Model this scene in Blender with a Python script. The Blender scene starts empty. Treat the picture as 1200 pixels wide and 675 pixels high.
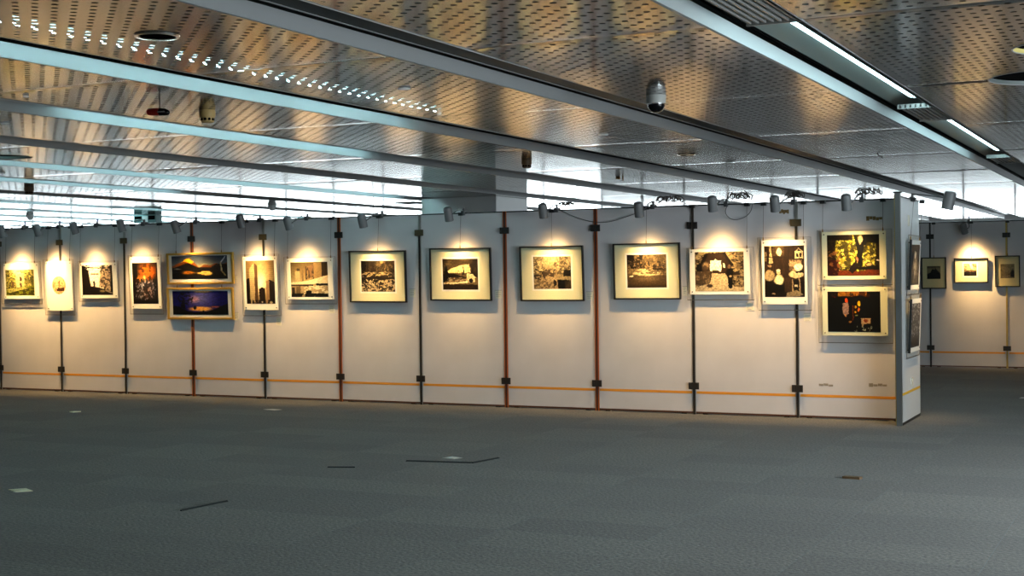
import bpy, bmesh, math, random
import numpy as np
from mathutils import Vector, Matrix
random.seed(7)
SC = bpy.context.scene
COL = SC.collection
PI = math.pi

# ------------------------------------------------------------------ helpers
class MB:
    """collects simple shapes and links them as one mesh object"""
    def __init__(s): s.v=[]; s.f=[]
    def add(s, vs, fs):
        n=len(s.v); s.v+= [tuple(p) for p in vs]; s.f+=[tuple(i+n for i in f) for f in fs]; return s
    def box(s, x0,x1,y0,y1,z0,z1):
        return s.add([(x0,y0,z0),(x1,y0,z0),(x1,y1,z0),(x0,y1,z0),(x0,y0,z1),(x1,y0,z1),(x1,y1,z1),(x0,y1,z1)],
            [(0,3,2,1),(4,5,6,7),(0,1,5,4),(1,2,6,5),(2,3,7,6),(3,0,4,7)])
    def tube(s, pts, r, n=8, cap=True):
        P=[Vector(p) for p in pts]; rs=r if isinstance(r,(list,tuple)) else [r]*len(P)
        rings=[]; prev=None
        for i,p in enumerate(P):
            t=(P[min(i+1,len(P)-1)]-P[max(i-1,0)])
            if t.length<1e-9: t=Vector((0,0,1))
            t.normalize()
            if prev is None:
                a=Vector((0,0,1)) if abs(t.z)<.9 else Vector((1,0,0)); u=t.cross(a).normalized()
            else:
                u=(prev-t*prev.dot(t)).normalized()
            prev=u; w=t.cross(u)
            rings.append([p+(u*math.cos(2*PI*k/n)+w*math.sin(2*PI*k/n))*rs[i] for k in range(n)])
        vs=[q for r_ in rings for q in r_]; fs=[]
        for i in range(len(P)-1):
            for k in range(n):
                fs.append((i*n+k,i*n+(k+1)%n,(i+1)*n+(k+1)%n,(i+1)*n+k))
        if cap: fs+= [tuple(reversed(range(n))), tuple((len(P)-1)*n+k for k in range(n))]
        return s.add(vs,fs)
    def lathe(s, prof, c=(0,0,0), n=24):
        vs=[];fs=[]
        for (r,z) in prof:
            for k in range(n):
                a=2*PI*k/n; vs.append((c[0]+r*math.cos(a),c[1]+r*math.sin(a),c[2]+z))
        for i in range(len(prof)-1):
            for k in range(n):
                fs.append((i*n+k,i*n+(k+1)%n,(i+1)*n+(k+1)%n,(i+1)*n+k))
        return s.add(vs,fs)
    def poly_prism(s, pts, axis_fn, t0, t1):
        n=len(pts); vs=[axis_fn(p,t0) for p in pts]+[axis_fn(p,t1) for p in pts]
        fs=[tuple(range(n)),tuple(reversed(range(n,2*n)))]+[(i,i+n,(i+1)%n+n,(i+1)%n) for i in range(n)]
        return s.add(vs,fs)
    def build(s, name, mat, parent=None, smooth=False, bevel=0):
        me=bpy.data.meshes.new(name); me.from_pydata(s.v,[],s.f); me.update()
        bm=bmesh.new(); bm.from_mesh(me); bmesh.ops.recalc_face_normals(bm,faces=bm.faces); bm.to_mesh(me); bm.free()
        if smooth:
            for p in me.polygons: p.use_smooth=True
            me.set_sharp_from_angle(angle=math.radians(35))
        o=bpy.data.objects.new(name,me); COL.objects.link(o); me.materials.append(mat)
        if parent: o.parent=parent
        if bevel:
            m=o.modifiers.new('bevel','BEVEL'); m.width=bevel; m.segments=2; m.limit_method='ANGLE'
        return o
def tag(o,label,cat,group=None,kind=None):
    o['label']=label; o['category']=cat
    if group: o['group']=group
    if kind: o['kind']=kind
    return o
def thing(name,label,cat,loc=(0,0,0),rot=(0,0,0),group=None):
    o=bpy.data.objects.new(name,None); COL.objects.link(o); o.location=loc; o.rotation_euler=rot
    o.empty_display_size=.1
    return tag(o,label,cat,group)
def struct(o): o['kind']='structure'; return o
def s2l(c):
    c=np.asarray(c,float); return np.where(c<=.04045,c/12.92,((c+.055)/1.055)**2.4)

# ------------------------------------------------------------------ materials
def mat(name, col=(.8,.8,.8), rough=.5, metal=0, emit=None, estr=0, spec=None, bump=None, var=None):
    m=bpy.data.materials.new(name); m.use_nodes=True; nt=m.node_tree; b=nt.nodes['Principled BSDF']
    b.inputs['Base Color'].default_value=(*col,1); b.inputs['Roughness'].default_value=rough; b.inputs['Metallic'].default_value=metal
    if spec is not None: b.inputs['Specular IOR Level'].default_value=spec
    if emit: b.inputs['Emission Color'].default_value=(*emit,1); b.inputs['Emission Strength'].default_value=estr
    if var:   # gentle procedural tone variation: (scale, amount)
        tc=nt.nodes.new('ShaderNodeTexCoord'); n=nt.nodes.new('ShaderNodeTexNoise'); n.inputs['Scale'].default_value=var[0]; n.inputs['Detail'].default_value=5
        nt.links.new(tc.outputs['Object'],n.inputs['Vector'])
        r=nt.nodes.new('ShaderNodeMapRange'); r.inputs['From Min'].default_value=.3; r.inputs['From Max'].default_value=.7
        r.inputs['To Min'].default_value=1-var[1]; r.inputs['To Max'].default_value=1+var[1]*.5
        nt.links.new(n.outputs['Fac'],r.inputs['Value'])
        mx=nt.nodes.new('ShaderNodeVectorMath'); mx.operation='SCALE'; mx.inputs[0].default_value=col
        nt.links.new(r.outputs[0],mx.inputs['Scale']); nt.links.new(mx.outputs[0],b.inputs['Base Color'])
    if bump:
        tc=nt.nodes.new('ShaderNodeTexCoord'); n=nt.nodes.new('ShaderNodeTexNoise'); n.inputs['Scale'].default_value=bump[0]; n.inputs['Detail'].default_value=3
        nt.links.new(tc.outputs['Object'],n.inputs['Vector'])
        bp=nt.nodes.new('ShaderNodeBump'); bp.inputs['Strength'].default_value=bump[1]; bp.inputs['Distance'].default_value=.01
        nt.links.new(n.outputs['Fac'],bp.inputs['Height']); nt.links.new(bp.outputs[0],b.inputs['Normal'])
    return m
class NM:
    """tiny math-node builder"""
    def __init__(s,nt): s.nt=nt
    def _(s,op,*a):
        n=s.nt.nodes.new('ShaderNodeMath'); n.operation=op
        for i,x in enumerate(a):
            if hasattr(x,'links') or hasattr(x,'is_linked'): s.nt.links.new(x,n.inputs[i])
            else: n.inputs[i].default_value=x
        return n.outputs[0]

ZC=3.25           # ceiling height
XL0=-2.735; DX=2.375; OPEN=.59    # left edge of the first light channel, pitch, opening width
SEAM0=8.62; DS=3.65
HP=.1535

def ceiling_material():
    m=bpy.data.materials.new('perforated_metal'); m.use_nodes=True; nt=m.node_tree; b=nt.nodes['Principled BSDF']; out=nt.nodes['Material Output']
    M=NM(nt); _=M._
    tc=nt.nodes.new('ShaderNodeTexCoord'); sp=nt.nodes.new('ShaderNodeSeparateXYZ'); nt.links.new(tc.outputs['Object'],sp.inputs[0])
    x,y=sp.outputs[0],sp.outputs[1]
    # distance to the left from the panel's right edge (panel runs leftwards from every channel's left edge)
    px=_('MODULO',_('ADD',_('SUBTRACT',XL0,x),DX*40),DX)
    py=_('MODULO',_('ADD',_('SUBTRACT',y,SEAM0),DS*40),DS)
    u=_('DIVIDE',_('SUBTRACT',px,.1),HP); v=_('DIVIDE',_('SUBTRACT',py,.1075),.1527)
    def dots(uu,vv):
        fu=_('SUBTRACT',uu,_('ROUND',uu)); fv=_('SUBTRACT',vv,_('ROUND',vv))
        return _('SQRT',_('ADD',_('MULTIPLY',fu,fu),_('MULTIPLY',fv,fv)))
    d=_('MINIMUM',dots(u,v),dots(_('SUBTRACT',u,.5),_('SUBTRACT',v,.5)))
    hole=_('LESS_THAN',d,.0205/HP)
    inx=_('MULTIPLY',_('GREATER_THAN',px,.07),_('LESS_THAN',px,1.715))
    iny=_('MULTIPLY',_('GREATER_THAN',py,.08),_('LESS_THAN',py,DS-.08))
    hole=_('MULTIPLY',hole,_('MULTIPLY',inx,iny))
    b.inputs['Base Color'].default_value=(.18,.178,.175,1); b.inputs['Metallic'].default_value=.7; b.inputs['Roughness'].default_value=.2
    nz=nt.nodes.new('ShaderNodeTexNoise'); nz.inputs['Scale'].default_value=.9; nz.inputs['Detail'].default_value=4
    nt.links.new(tc.outputs['Object'],nz.inputs['Vector'])
    mr=nt.nodes.new('ShaderNodeMapRange'); mr.inputs['To Min'].default_value=.08; mr.inputs['To Max'].default_value=.17; nt.links.new(nz.outputs['Fac'],mr.inputs['Value'])
    nt.links.new(mr.outputs[0],b.inputs['Roughness'])
    tr=nt.nodes.new('ShaderNodeBsdfTransparent'); mx=nt.nodes.new('ShaderNodeMixShader')
    nt.links.new(hole,mx.inputs[0]); nt.links.new(b.outputs[0],mx.inputs[1]); nt.links.new(tr.outputs[0],mx.inputs[2]); nt.links.new(mx.outputs[0],out.inputs[0])
    return m
def carpet_material():
    m=bpy.data.materials.new('carpet'); m.use_nodes=True; nt=m.node_tree; b=nt.nodes['Principled BSDF']; M=NM(nt); _=M._
    tc=nt.nodes.new('ShaderNodeTexCoord')
    br=nt.nodes.new('ShaderNodeTexBrick'); nt.links.new(tc.outputs['Object'],br.inputs['Vector'])
    br.offset=0; br.inputs['Scale'].default_value=1; br.inputs['Brick Width'].default_value=1.0; br.inputs['Row Height'].default_value=.5
    br.inputs['Mortar Size'].default_value=.0025; br.inputs['Color1'].default_value=(.053,.047,.037,1); br.inputs['Color2'].default_value=(.082,.073,.059,1); br.inputs['Mortar'].default_value=(.07,.08,.075,1)
    n=nt.nodes.new('ShaderNodeTexNoise'); n.inputs['Scale'].default_value=42; n.inputs['Detail'].default_value=4; nt.links.new(tc.outputs['Object'],n.inputs['Vector'])
    n2=nt.nodes.new('ShaderNodeTexNoise'); n2.inputs['Scale'].default_value=.5; n2.inputs['Detail'].default_value=5; nt.links.new(tc.outputs['Object'],n2.inputs['Vector'])
    r=nt.nodes.new('ShaderNodeMapRange'); r.inputs['From Min'].default_value=.25; r.inputs['From Max'].default_value=.75; r.inputs['To Min'].default_value=.25; r.inputs['To Max'].default_value=1.75; nt.links.new(n.outputs['Fac'],r.inputs['Value'])
    r2=nt.nodes.new('ShaderNodeMapRange'); r2.inputs['From Min'].default_value=.3; r2.inputs['From Max'].default_value=.7; r2.inputs['To Min'].default_value=.8; r2.inputs['To Max'].default_value=1.15; nt.links.new(n2.outputs['Fac'],r2.inputs['Value'])
    f=_('MULTIPLY',r.outputs[0],r2.outputs[0])
    sc=nt.nodes.new('ShaderNodeVectorMath'); sc.operation='SCALE'; nt.links.new(br.outputs['Color'],sc.inputs[0]); nt.links.new(f,sc.inputs['Scale'])
    nt.links.new(sc.outputs[0],b.inputs['Base Color']); b.inputs['Roughness'].default_value=1; b.inputs['Specular IOR Level'].default_value=.1
    b.inputs['Sheen Weight'].default_value=.15
    bp=nt.nodes.new('ShaderNodeBump'); bp.inputs['Strength'].default_value=.6; bp.inputs['Distance'].default_value=.006; nt.links.new(n.outputs['Fac'],bp.inputs['Height']); nt.links.new(bp.outputs[0],b.inputs['Normal'])
    return m
def photo_material():
    m=bpy.data.materials.new('photo_print'); m.use_nodes=True; nt=m.node_tree; b=nt.nodes['Principled BSDF']
    a=nt.nodes.new('ShaderNodeVertexColor'); a.layer_name='Col'; nt.links.new(a.outputs['Color'],b.inputs['Base Color']); b.inputs['Roughness'].default_value=.45
    b.inputs['Specular IOR Level'].default_value=.3
    return m
def clear_material(name,tint,gl):
    m=bpy.data.materials.new(name); m.use_nodes=True; nt=m.node_tree; out=nt.nodes['Material Output']; nt.nodes.remove(nt.nodes['Principled BSDF'])
    t=nt.nodes.new('ShaderNodeBsdfTransparent'); t.inputs[0].default_value=(*tint,1); g=nt.nodes.new('ShaderNodeBsdfGlossy'); g.inputs['Roughness'].default_value=.03
    lw=nt.nodes.new('ShaderNodeLayerWeight'); lw.inputs[0].default_value=.5; M=NM(nt)
    fr_=M._('ADD',M._('MULTIPLY',M._('POWER',lw.outputs['Facing'],5.0),gl),.02)
    class F: outputs=[fr_]
    fr=F; mx=nt.nodes.new('ShaderNodeMixShader')
    nt.links.new(fr.outputs[0],mx.inputs[0]); nt.links.new(t.outputs[0],mx.inputs[1]); nt.links.new(g.outputs[0],mx.inputs[2]); nt.links.new(mx.outputs[0],out.inputs[0])
    return m

M_CEIL=ceiling_material(); M_CARPET=carpet_material(); M_PHOTO=photo_material()
M_BOARD=mat('panel_laminate',(.60,.56,.57),.42,spec=.4,var=(2.2,.07))
M_BOARD2=mat('panel_laminate_end',(.66,.67,.68),.42,spec=.4,var=(2.2,.05))
M_RAIL=mat('black_rail',(.012,.012,.012),.45)
M_BASE=mat('rust_base_rail',(.09,.03,.015),.6)
M_TAPE=mat('orange_tape',(.72,.27,.02),.5)
M_TAPEY=mat('yellow_tape',(.85,.48,.02),.5)
M_POSTD=mat('dark_post',(.035,.028,.025),.4,.4)
M_POSTS=mat('aluminium_post',(.45,.43,.4),.3,.8)
M_POSTO=mat('orange_brown_post',(.36,.085,.012),.5)
M_POSTR=mat('post_groove',(.04,.008,.004),.6)
M_POSTY=mat('brass_post',(.5,.34,.1),.4,.5)
M_CLIP=mat('dark_clip',(.025,.02,.018),.5,.3)
M_CLIPB=mat('brass_clip',(.12,.095,.055),.4,.5)
M_WIRE=mat('wire',(.09,.06,.04),.4,.6)
M_HOOK=mat('brass_hook',(.22,.12,.04),.4,.7)
M_MAT=mat('cream_mat',(.70,.66,.44),.8)
M_MATW=mat('white_mat',(.78,.76,.70),.8)
M_MATY=mat('yellowed_mat',(.62,.52,.27),.8)
M_FRAMEB=mat('black_frame',(.012,.010,.009),.4)
M_GOLD=mat('gold_frame',(.62,.38,.08),.35,.55)
M_BOLT=mat('bolt',(.08,.07,.06),.3,.8)
M_ACR=clear_material('acrylic',(.97,.97,.96),.25)
M_ACRE=mat('acrylic_edge',(.12,.10,.08),.4)
M_GLASS=clear_material('picture_glass',(.99,.99,.99),.25)
M_CARD=mat('caption_card',(.66,.62,.52),.7)
M_INK=mat('ink',(.15,.13,.11),.8)
M_LAMP=mat('grey_lamp_paint',(.17,.17,.175),.45)
M_LAMPD=mat('dark_lamp_metal',(.10,.10,.105),.4,.5)
M_BLUE=mat('blue_grip',(.10,.10,.30),.5)
M_BULB=mat('warm_bulb',(1,.9,.7),.5,emit=(1,.66,.3),estr=25)
M_WHITE=mat('white_paint',(.88,.89,.89),.4)
M_WALL=mat('wall_paint',(.46,.46,.45),.7,var=(1.5,.05))
M_FLANGE=mat('channel_paint',(.23,.235,.24),.5)
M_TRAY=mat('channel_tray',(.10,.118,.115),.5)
M_BLACK=mat('black_void',(.003,.003,.003),1,spec=0)
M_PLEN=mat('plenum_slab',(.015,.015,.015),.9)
M_TUBE=mat('fluorescent_tube',(1,1,1),.5,emit=(.52,.94,1.0),estr=36)
M_TUBE2=mat('bright_fluorescent_tube',(1,1,1),.5,emit=(.52,.94,1.0),estr=50)
M_STRIP=mat('light_strip',(1,1,1),.5,emit=(.60,.94,1.0),estr=9)
M_TRAYD=mat('shaded_channel_tray',(.03,.036,.037),.5)  # same tray, darkened to paint in the recess shade
M_GRILLE=mat('air_grille',(.22,.22,.21),.45,.3)
M_CHROME=mat('chrome',(.7,.7,.7),.15,1)
M_CABLE=mat('cable',(.05,.045,.04),.5)
M_CABLEG=mat('grey_cable',(.30,.30,.31),.5)
M_BEIGE=mat('beige_plastic',(.50,.33,.12),.5)
M_BEIGED=mat('brown_plastic',(.12,.07,.03),.5)
M_RED=mat('red_plastic',(.30,.015,.008),.4)
M_YEL=mat('warm_lit_liner',(.45,.36,.10),.6)  # warm light inside the coffer, put into the wall colour
M_TEAL=mat('teal_plastic',(.20,.38,.38),.4)
M_DOME=mat('dark_dome',(.004,.004,.005),.2,spec=.2)
M_PAPER=mat('paper',(.95,.88,.62),.8)
M_PAPERG=mat('grey_paper',(.62,.58,.52),.8)
M_STAIN=mat('tape_residue',(.20,.12,.04),.8,var=(60,.6))
M_STAINL=mat('pale_residue',(.30,.25,.20),.8,var=(60,.4))
M_WFRAME=mat('window_frame_paint',(.35,.38,.40),.5)
M_WGLASS=clear_material('window_glass',(.92,.96,.97),.3)

# ------------------------------------------------------------------ shell of the hall
XW,XE,YS,YN=-52.0,3.2,-6.0,47.0
struct(MB().box(XW-.2,XE+.2,YS-.2,YN+.2,-.1,0).build('floor',M_CARPET))
# perforated ceiling panels between the light channels
cm=MB(); rnd=random.Random(3)
klo,khi=-2,20
slots=[XL0-DX*k for k in range(klo,khi+1)]
# round coffers in the ceiling: (x, y, radius)
COFFERS=[(-.95,12.27,.5),(-.755,10.65,.34),(-13.65,13.13,.33),(-15.22,26.47,.5),(-13.7,28.25,.3)]
for k in range(klo,khi+1):
    xr=XL0-DX*k; xl=xr-(DX-OPEN)
    if xl<XW: continue
    j=-5
    while SEAM0+DS*j<YN:
        y0=max(SEAM0+DS*j,YS); y1=min(SEAM0+DS*(j+1),YN); j+=1
        if y1<=y0: continue
        ta=rnd.uniform(-.0025,.0025); tb=rnd.uniform(-.0015,.0015); xm=(xr+xl)/2; ym=(y0+y1)/2
        hit=[c for c in COFFERS if xl-.01<c[0]<xr+.01 and y0-c[2]<c[1]<y1+c[2]]
        ys=[y0+.003,y0+.09,y0+.20,y1-.20,y1-.09,y1-.003]; dz=[.003,.0008,0,0,.0008,.003]
        def Z(x,y,d): return ZC+d+ta*(x-xm)+tb*(y-ym)
        if not hit:
            n=len(cm.v); vs=[];fs=[]
            for yy,d in zip(ys,dz): vs+=[(xl,yy,Z(xl,yy,d)),(xr,yy,Z(xr,yy,d))]
            for i in range(5): fs.append((2*i,2*i+1,2*i+3,2*i+2))
            cm.add(vs,fs)
        else:
            # finer grid with the coffer openings cut out, rim points snapped on the circle
            nx=48; ny=96
            idx={}; vs=[]; fs=[]
            for a in range(nx+1):
                for b_ in range(ny+1):
                    x=xl+(xr-xl)*a/nx; y=y0+.003+(y1-y0-.006)*b_/ny
                    for (cx,cy,cr) in hit:
                        dd=math.hypot(x-cx,y-cy)
                        if dd<cr and dd>cr-.055: x=cx+(x-cx)*cr/dd; y=cy+(y-cy)*cr/dd
                    e=min(y-y0,y1-y); d=.012*max(0,1-e/.1)**1.5
                    x=min(max(x,xl),xr); idx[a,b_]=len(vs); vs.append((x,y,Z(x,y,d)))
            for a in range(nx):
                for b_ in range(ny):
                    q=[idx[a,b_],idx[a+1,b_],idx[a+1,b_+1],idx[a,b_+1]]
                    mx=sum(vs[i][0] for i in q)/4; my=sum(vs[i][1] for i in q)/4
                    if any(math.hypot(mx-c[0],my-c[1])<c[2]-.004 for c in hit): continue
                    fs.append(tuple(q))
            cm.add(vs,fs)
ceil=struct(cm.build('ceiling',M_CEIL))
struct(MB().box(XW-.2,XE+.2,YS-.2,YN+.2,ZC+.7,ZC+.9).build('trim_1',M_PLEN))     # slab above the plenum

# walls; far wall has big windows on the left and a clerestory on the right
def wall_x(name,y0,y1,segs):   # segs: (x0,x1,z0,z1)
    b=MB()
    for s in segs: b.box(s[0],s[1],y0,y1,s[2],s[3])
    return struct(b.build(name,M_WALL))
wall_x('wall_back',YN,YN+.25,[(XW,XE,0,1.7),(-19.2,XE,1.7,2.52),(XW,XE,3.2,ZC+.7)])
wall_x('wall_front',YS-.25,YS,[(XW,XE,0,ZC+.7)])
b=MB(); b.box(XW-.25,XW,YS,YN,0,ZC+.7); struct(b.build('wall_left',M_WALL))
b=MB(); b.box(XE,XE+.25,YS,YN,0,.15); b.box(XE,XE+.25,YS,YN,2.35,ZC+.7)
b.box(XE,XE+.25,YS,5,.15,2.35); b.box(XE,XE+.25,12,32,.15,2.35); b.box(XE,XE+.25,38,YN,.15,2.35)
struct(b.build('wall_right',M_WALL))
WN=[0]
def window_wall_x(x0,x1,y,z0,z1,n):
    WN[0]+=1
    fr=MB(); st=(x1-x0)/n
    for i in range(n+1):
        xx=x0+st*i; fr.box(xx-.03,xx+.03,y,y+.1,z0,z1)
    fr.box(x0,x1,y,y+.1,z0,z0+.05); fr.box(x0,x1,y,y+.1,z1-.05,z1)
    o=struct(fr.build('window_%d'%WN[0],M_WFRAME))
    MB().box(x0,x1,y+.045,y+.055,z0,z1).build('pane',M_WGLASS,o)
def window_wall_y(y0,y1,x,z0,z1,n):
    WN[0]+=1
    fr=MB(); st=(y1-y0)/n
    for i in range(n+1):
        yy=y0+st*i; fr.box(x,x+.1,yy-.03,yy+.03,z0,z1)
    fr.box(x,x+.1,y0,y1,z0,z0+.05); fr.box(x,x+.1,y0,y1,z1-.05,z1)
    o=struct(fr.build('window_%d'%WN[0],M_WFRAME))
    MB().box(x+.045,x+.055,y0,y1,z0,z1).build('pane',M_WGLASS,o)
window_wall_x(XW,-19.2,YN+.05,1.7,3.2,14)
window_wall_x(-19.2,XE,YN+.05,2.52,3.2,14)
window_wall_y(5,12,XE+.05,.15,2.35,5)
window_wall_y(32,38,XE+.05,.15,2.35,4)
# pillar behind the panels
p=MB().box(-14.3,-12.55,25.1,26.6,0,ZC).build('pillar',M_WHITE,bevel=.01)
tag(p,'wide pale square pillar rising to the ceiling behind the panel row','pillar')
MB().box(-14.32,-12.53,25.08,26.62,0,.12).build('skirting',M_WFRAME,p)

# ------------------------------------------------------------------ recessed light channels
LIT={0:[(2.0,7.45),(8.76,14.05),(15.37,21.06)],2:[(1,6.2),(6.3,12.9)],3:[(10.2,15.9)],5:[(7,14.2),(14.3,24.8)],6:[(15.9,20.6)],**{q:[(12,24),(24.2,38)] for q in range(8,20)},
     }
GR={0:[(7.45,8.76),(14.05,15.37),(21.06,22.3)]}
CH_LABEL={
 0:'lit ceiling light channel at upper right with exposed white tubes and grilles',
 1:'unlit dark ceiling channel with grey lip crossing above the dome camera',
 2:'brightest pale cyan lit ceiling channel entering at the upper left edge',
 3:'cyan lit ceiling channel passing below the red and black hanging device',
 4:'dark unlit ceiling channel just below the second cyan lit one',
 5:'thin cyan lit ceiling channel passing the large round coffer at far left',
 6:'thin ceiling channel lit only for a short stretch at far left',
 7:'thin dark ceiling channel touching the bottom of the leftmost beige detector'}
lamp_n=0
for k in range(klo,khi+1):
    xl=XL0-DX*k
    if xl-.1<XW: continue
    lab=CH_LABEL.get(k, 'far thin ceiling light channel in the bright reflection above the left panels' if k>7 else 'unseen ceiling light channel right of the camera')
    t=thing('light_channel',lab,'ceiling light channel',(xl,0,ZC),group='ceiling light channels' if (k>7 or k<0) else 'ceiling light channels across the hall')
    f=MB(); f.box(-.008,.0,YS,YN,-.004,.105); f.box(-.02,.006,YS,YN,-.008,-.004); f.build('lip',M_FLANGE,t)
    f=MB(); f.box(OPEN-.002,OPEN+.004,YS,YN,-.004,.02); f.build('edge_trim',M_FLANGE,t)
    f=MB(); f.poly_prism([(.085,.112),(.31,.178),(.50,.178),(.50,.186),(.30,.186),(.08,.12)],lambda p,t:(p[0],t,p[1]),YS,YN)
    if k!=2: f.box(.50,.51,YS,YN,.03,.19); f.box(.51,OPEN,YS,YN,.10,.105)
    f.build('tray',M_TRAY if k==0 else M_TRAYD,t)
    f=MB(); f.box(.035,.045,YS,YN,.115,.123); f.box(.03,.05,YS,YN,.15,.156); f.build('rail',M_FLANGE if k==1 else M_BLACK,t)
    for (a,b_) in LIT.get(k,[]):
        tx=.385 if k in (0,2) else .24
        tb=MB()
        if k==0: tb.box(.33,.435,a+.02,b_-.02,.12,.15)
        else: tb.tube([(tx,a+.02,.15),(tx,b_-.02,.15)],.007 if k==2 else .010,n=10)
        tb.build('fluorescent_tube',M_STRIP if k==0 else (M_TUBE2 if k==2 else M_TUBE),t)
        for q in (a,b_): MB().box(tx-.025,tx+.025,q-.02,q+.02,.11,.18).build('tube_socket',M_FLANGE,t)
    for (a,b_) in GR.get(k,[]):
        g=MB(); 
        for i in range(7): g.box(.22+.05*i,.235+.05*i,a,b_,.02,.05)
        g.box(.2,.56,a,a+.02,.01,.06); g.box(.2,.56,b_-.02,b_,.01,.06); g.box(.2,.56,a,b_,.055,.06)
        g.build('air_grille',M_GRILLE,t)

# round coffers
CL=['large black round ceiling coffer with grey inner wall at the right edge','round ceiling coffer with inner wall coloured yellow for warm light in the top right corner',
    'large dark round ceiling coffer cut by the left edge','far round ceiling coffer just left of the pale pillar','far round ceiling coffer just right of the pale pillar']
for (cx,cy,cr),lb in zip(COFFERS,CL):
    t=thing('round_coffer',lb,'ceiling coffer',(cx,cy,ZC))
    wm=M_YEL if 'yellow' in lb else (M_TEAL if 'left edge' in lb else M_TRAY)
    MB().lathe([(cr+.008,-.003),(cr+.008,.004),(cr-.004,.004),(cr-.004,-.003),(cr+.008,-.003)],n=64).build('rim',M_FLANGE,t,True)
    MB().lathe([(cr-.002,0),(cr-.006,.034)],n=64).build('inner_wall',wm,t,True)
    MB().lathe([(cr-.006,.034),(cr-.03,.34),(.001,.34)],n=64).build('dark_well',M_BLACK,t,True)

# ------------------------------------------------------------------ exhibition panels
W=1.22; X0=-16.093; D1=15.344; DB=23.953; XB=-3.80
H=2.44
def panel(label,x0,x1,y,m=M_BOARD,tape=M_TAPE,group=None,residue=()):
    t=thing('exhibition_panel',label,'exhibition panel',((x0+x1)/2,y,0),group=group); w=(x1-x0)/2-.009
    MB().box(-w,w,0,.035,.03,2.425).build('board',m,t)
    MB().box(-w,w,-.004,.039,2.425,2.44).build('top_rail',M_RAIL,t)
    MB().box(-w,w,-.002,.037,.012,.03).build('base_rail',M_BASE,t)
    for fx in (-w+.12,w-.12): MB().box(fx-.03,fx+.03,-.0,.04,0,.014).build('foot',M_RAIL,t)
    MB().box(-w+.018,w-.018,-.0012,0,.238,.268).build('tape_stripe',tape,t)
    for (a,b_,c,d,mm) in residue:
        r=random.Random(int(a*100)); b=MB(); n=5
        for i in range(n):
            xa=a-(x0+x1)/2+(b_-a)*i/n; hh=(d-c)
            if r.random()<.18: continue
            b.box(xa,xa+(b_-a)/n*.95,-.0012,0,c+hh*r.uniform(0,.35),d-hh*r.uniform(0,.35))
        b.build('tape_residue',mm,t)
    return t
def post(label,x,y,style,group=None):
    t=thing('panel_post',label,'panel post',(x,y,0),group=group)
    main={'o':M_POSTO,'d':M_POSTD,'s':M_POSTD,'g':M_POSTD,'y':M_POSTY}[style]
    w=.024 if style=='o' else .014
    b=MB(); zt=2.2 if style in 's' else 2.44; b.box(-w,w,-.014,-.003,.0,zt); b.box(-.008,.008,-.003,.045,0,zt); b.build('shaft',main,t)
    if style=='s': MB().box(-w,w,-.013,-.003,2.2,2.44).build('upper_shaft',M_POSTS,t)
    if style=='g': pass
    if style=='o': MB().box(-.011,.011,-.0155,-.014,.0,2.44).build('groove',M_POSTR,t)
    if style in 'sg': MB().box(w,w+.006,-.010,-.001,.0,2.44).build('side_strip',M_POSTS,t)
    for z in (2.2,.33):
        m=M_CLIPB if (style in 's' and z>1) else M_CLIP
        b=MB(); b.box(-.062,.062,-.026,-.016,z-.04,z+.04)
        for sx in (-1,1):
            b.box(sx*.045-.010,sx*.045+.010,-.034,-.026,z-.028,z+.028)
        c=b.build('connector',m,t)
    return t
PL={-1:'left edge',0:'sunlit ruins photo',1:'white mount with oval photo',2:'sepia courtyard photo',3:'tall cave photo'}
plabels=['white exhibition panel holding the sunny garden ruin photo at the left edge',
 'white exhibition panel right of the oval photo, with the dark alley photo',
 'white exhibition panel holding the tall golden cave photo',
 'white exhibition panel right of the two gold framed panoramas',
 'white exhibition panel holding the wide city skyline photo',
 'white exhibition panel with the leftmost black framed picture, rocky stream',
 'white exhibition panel with the second black framed picture, snowy river bank',
 'white exhibition panel with the third black framed picture, pale trees',
 'white exhibition panel with the fourth black framed picture, smooth lake',
 'white exhibition panel between the stone arch photo and the seated figure photo',
 'white exhibition panel holding two stacked mounted photos beside the corner']
res={9:[(-4.087,-3.975,2.30,2.368,M_STAIN)],10:[(-3.114,-2.938,2.196,2.252,M_STAIN),(-3.708,-3.44,.351,.40,M_STAINL),(-3.102,-2.853,.366,.413,M_STAINL)]}
panel('white exhibition panel at the extreme left, mostly cut by the photo edge',X0-W,X0,D1)
for k in range(2,8):  # unseen panels added past the left edge to keep window light off the floor
    panel('unseen white exhibition panel added past the left edge to block light',X0-W*k,X0-W*(k-1),D1,group='added light blocking panels past the left edge')
for k in range(11):
    panel(plabels[k],X0+k*W,X0+(k+1)*W,D1,residue=res.get(k,()))
pst=['s','s','s','o','s','o','s','o','o','g','s']
PN=['dark panel post at the extreme left edge of the row','dark panel post with silver top behind the oval photo','dark panel post between the alley photo and the cave photo',
 'orange brown panel post behind the gold framed panoramas','dark panel post behind the skyscraper photo','orange brown panel post left of the rocky stream picture',
 'dark panel post with silver top between first and second black framed pictures','orange brown panel post between second and third black framed pictures',
 'orange brown panel post between third and fourth black framed pictures','dark panel post behind the stone arch photo','dark panel post behind the seated figure photo']
for k in range(11): post(PN[k],X0+k*W,D1,pst[k])
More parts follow.
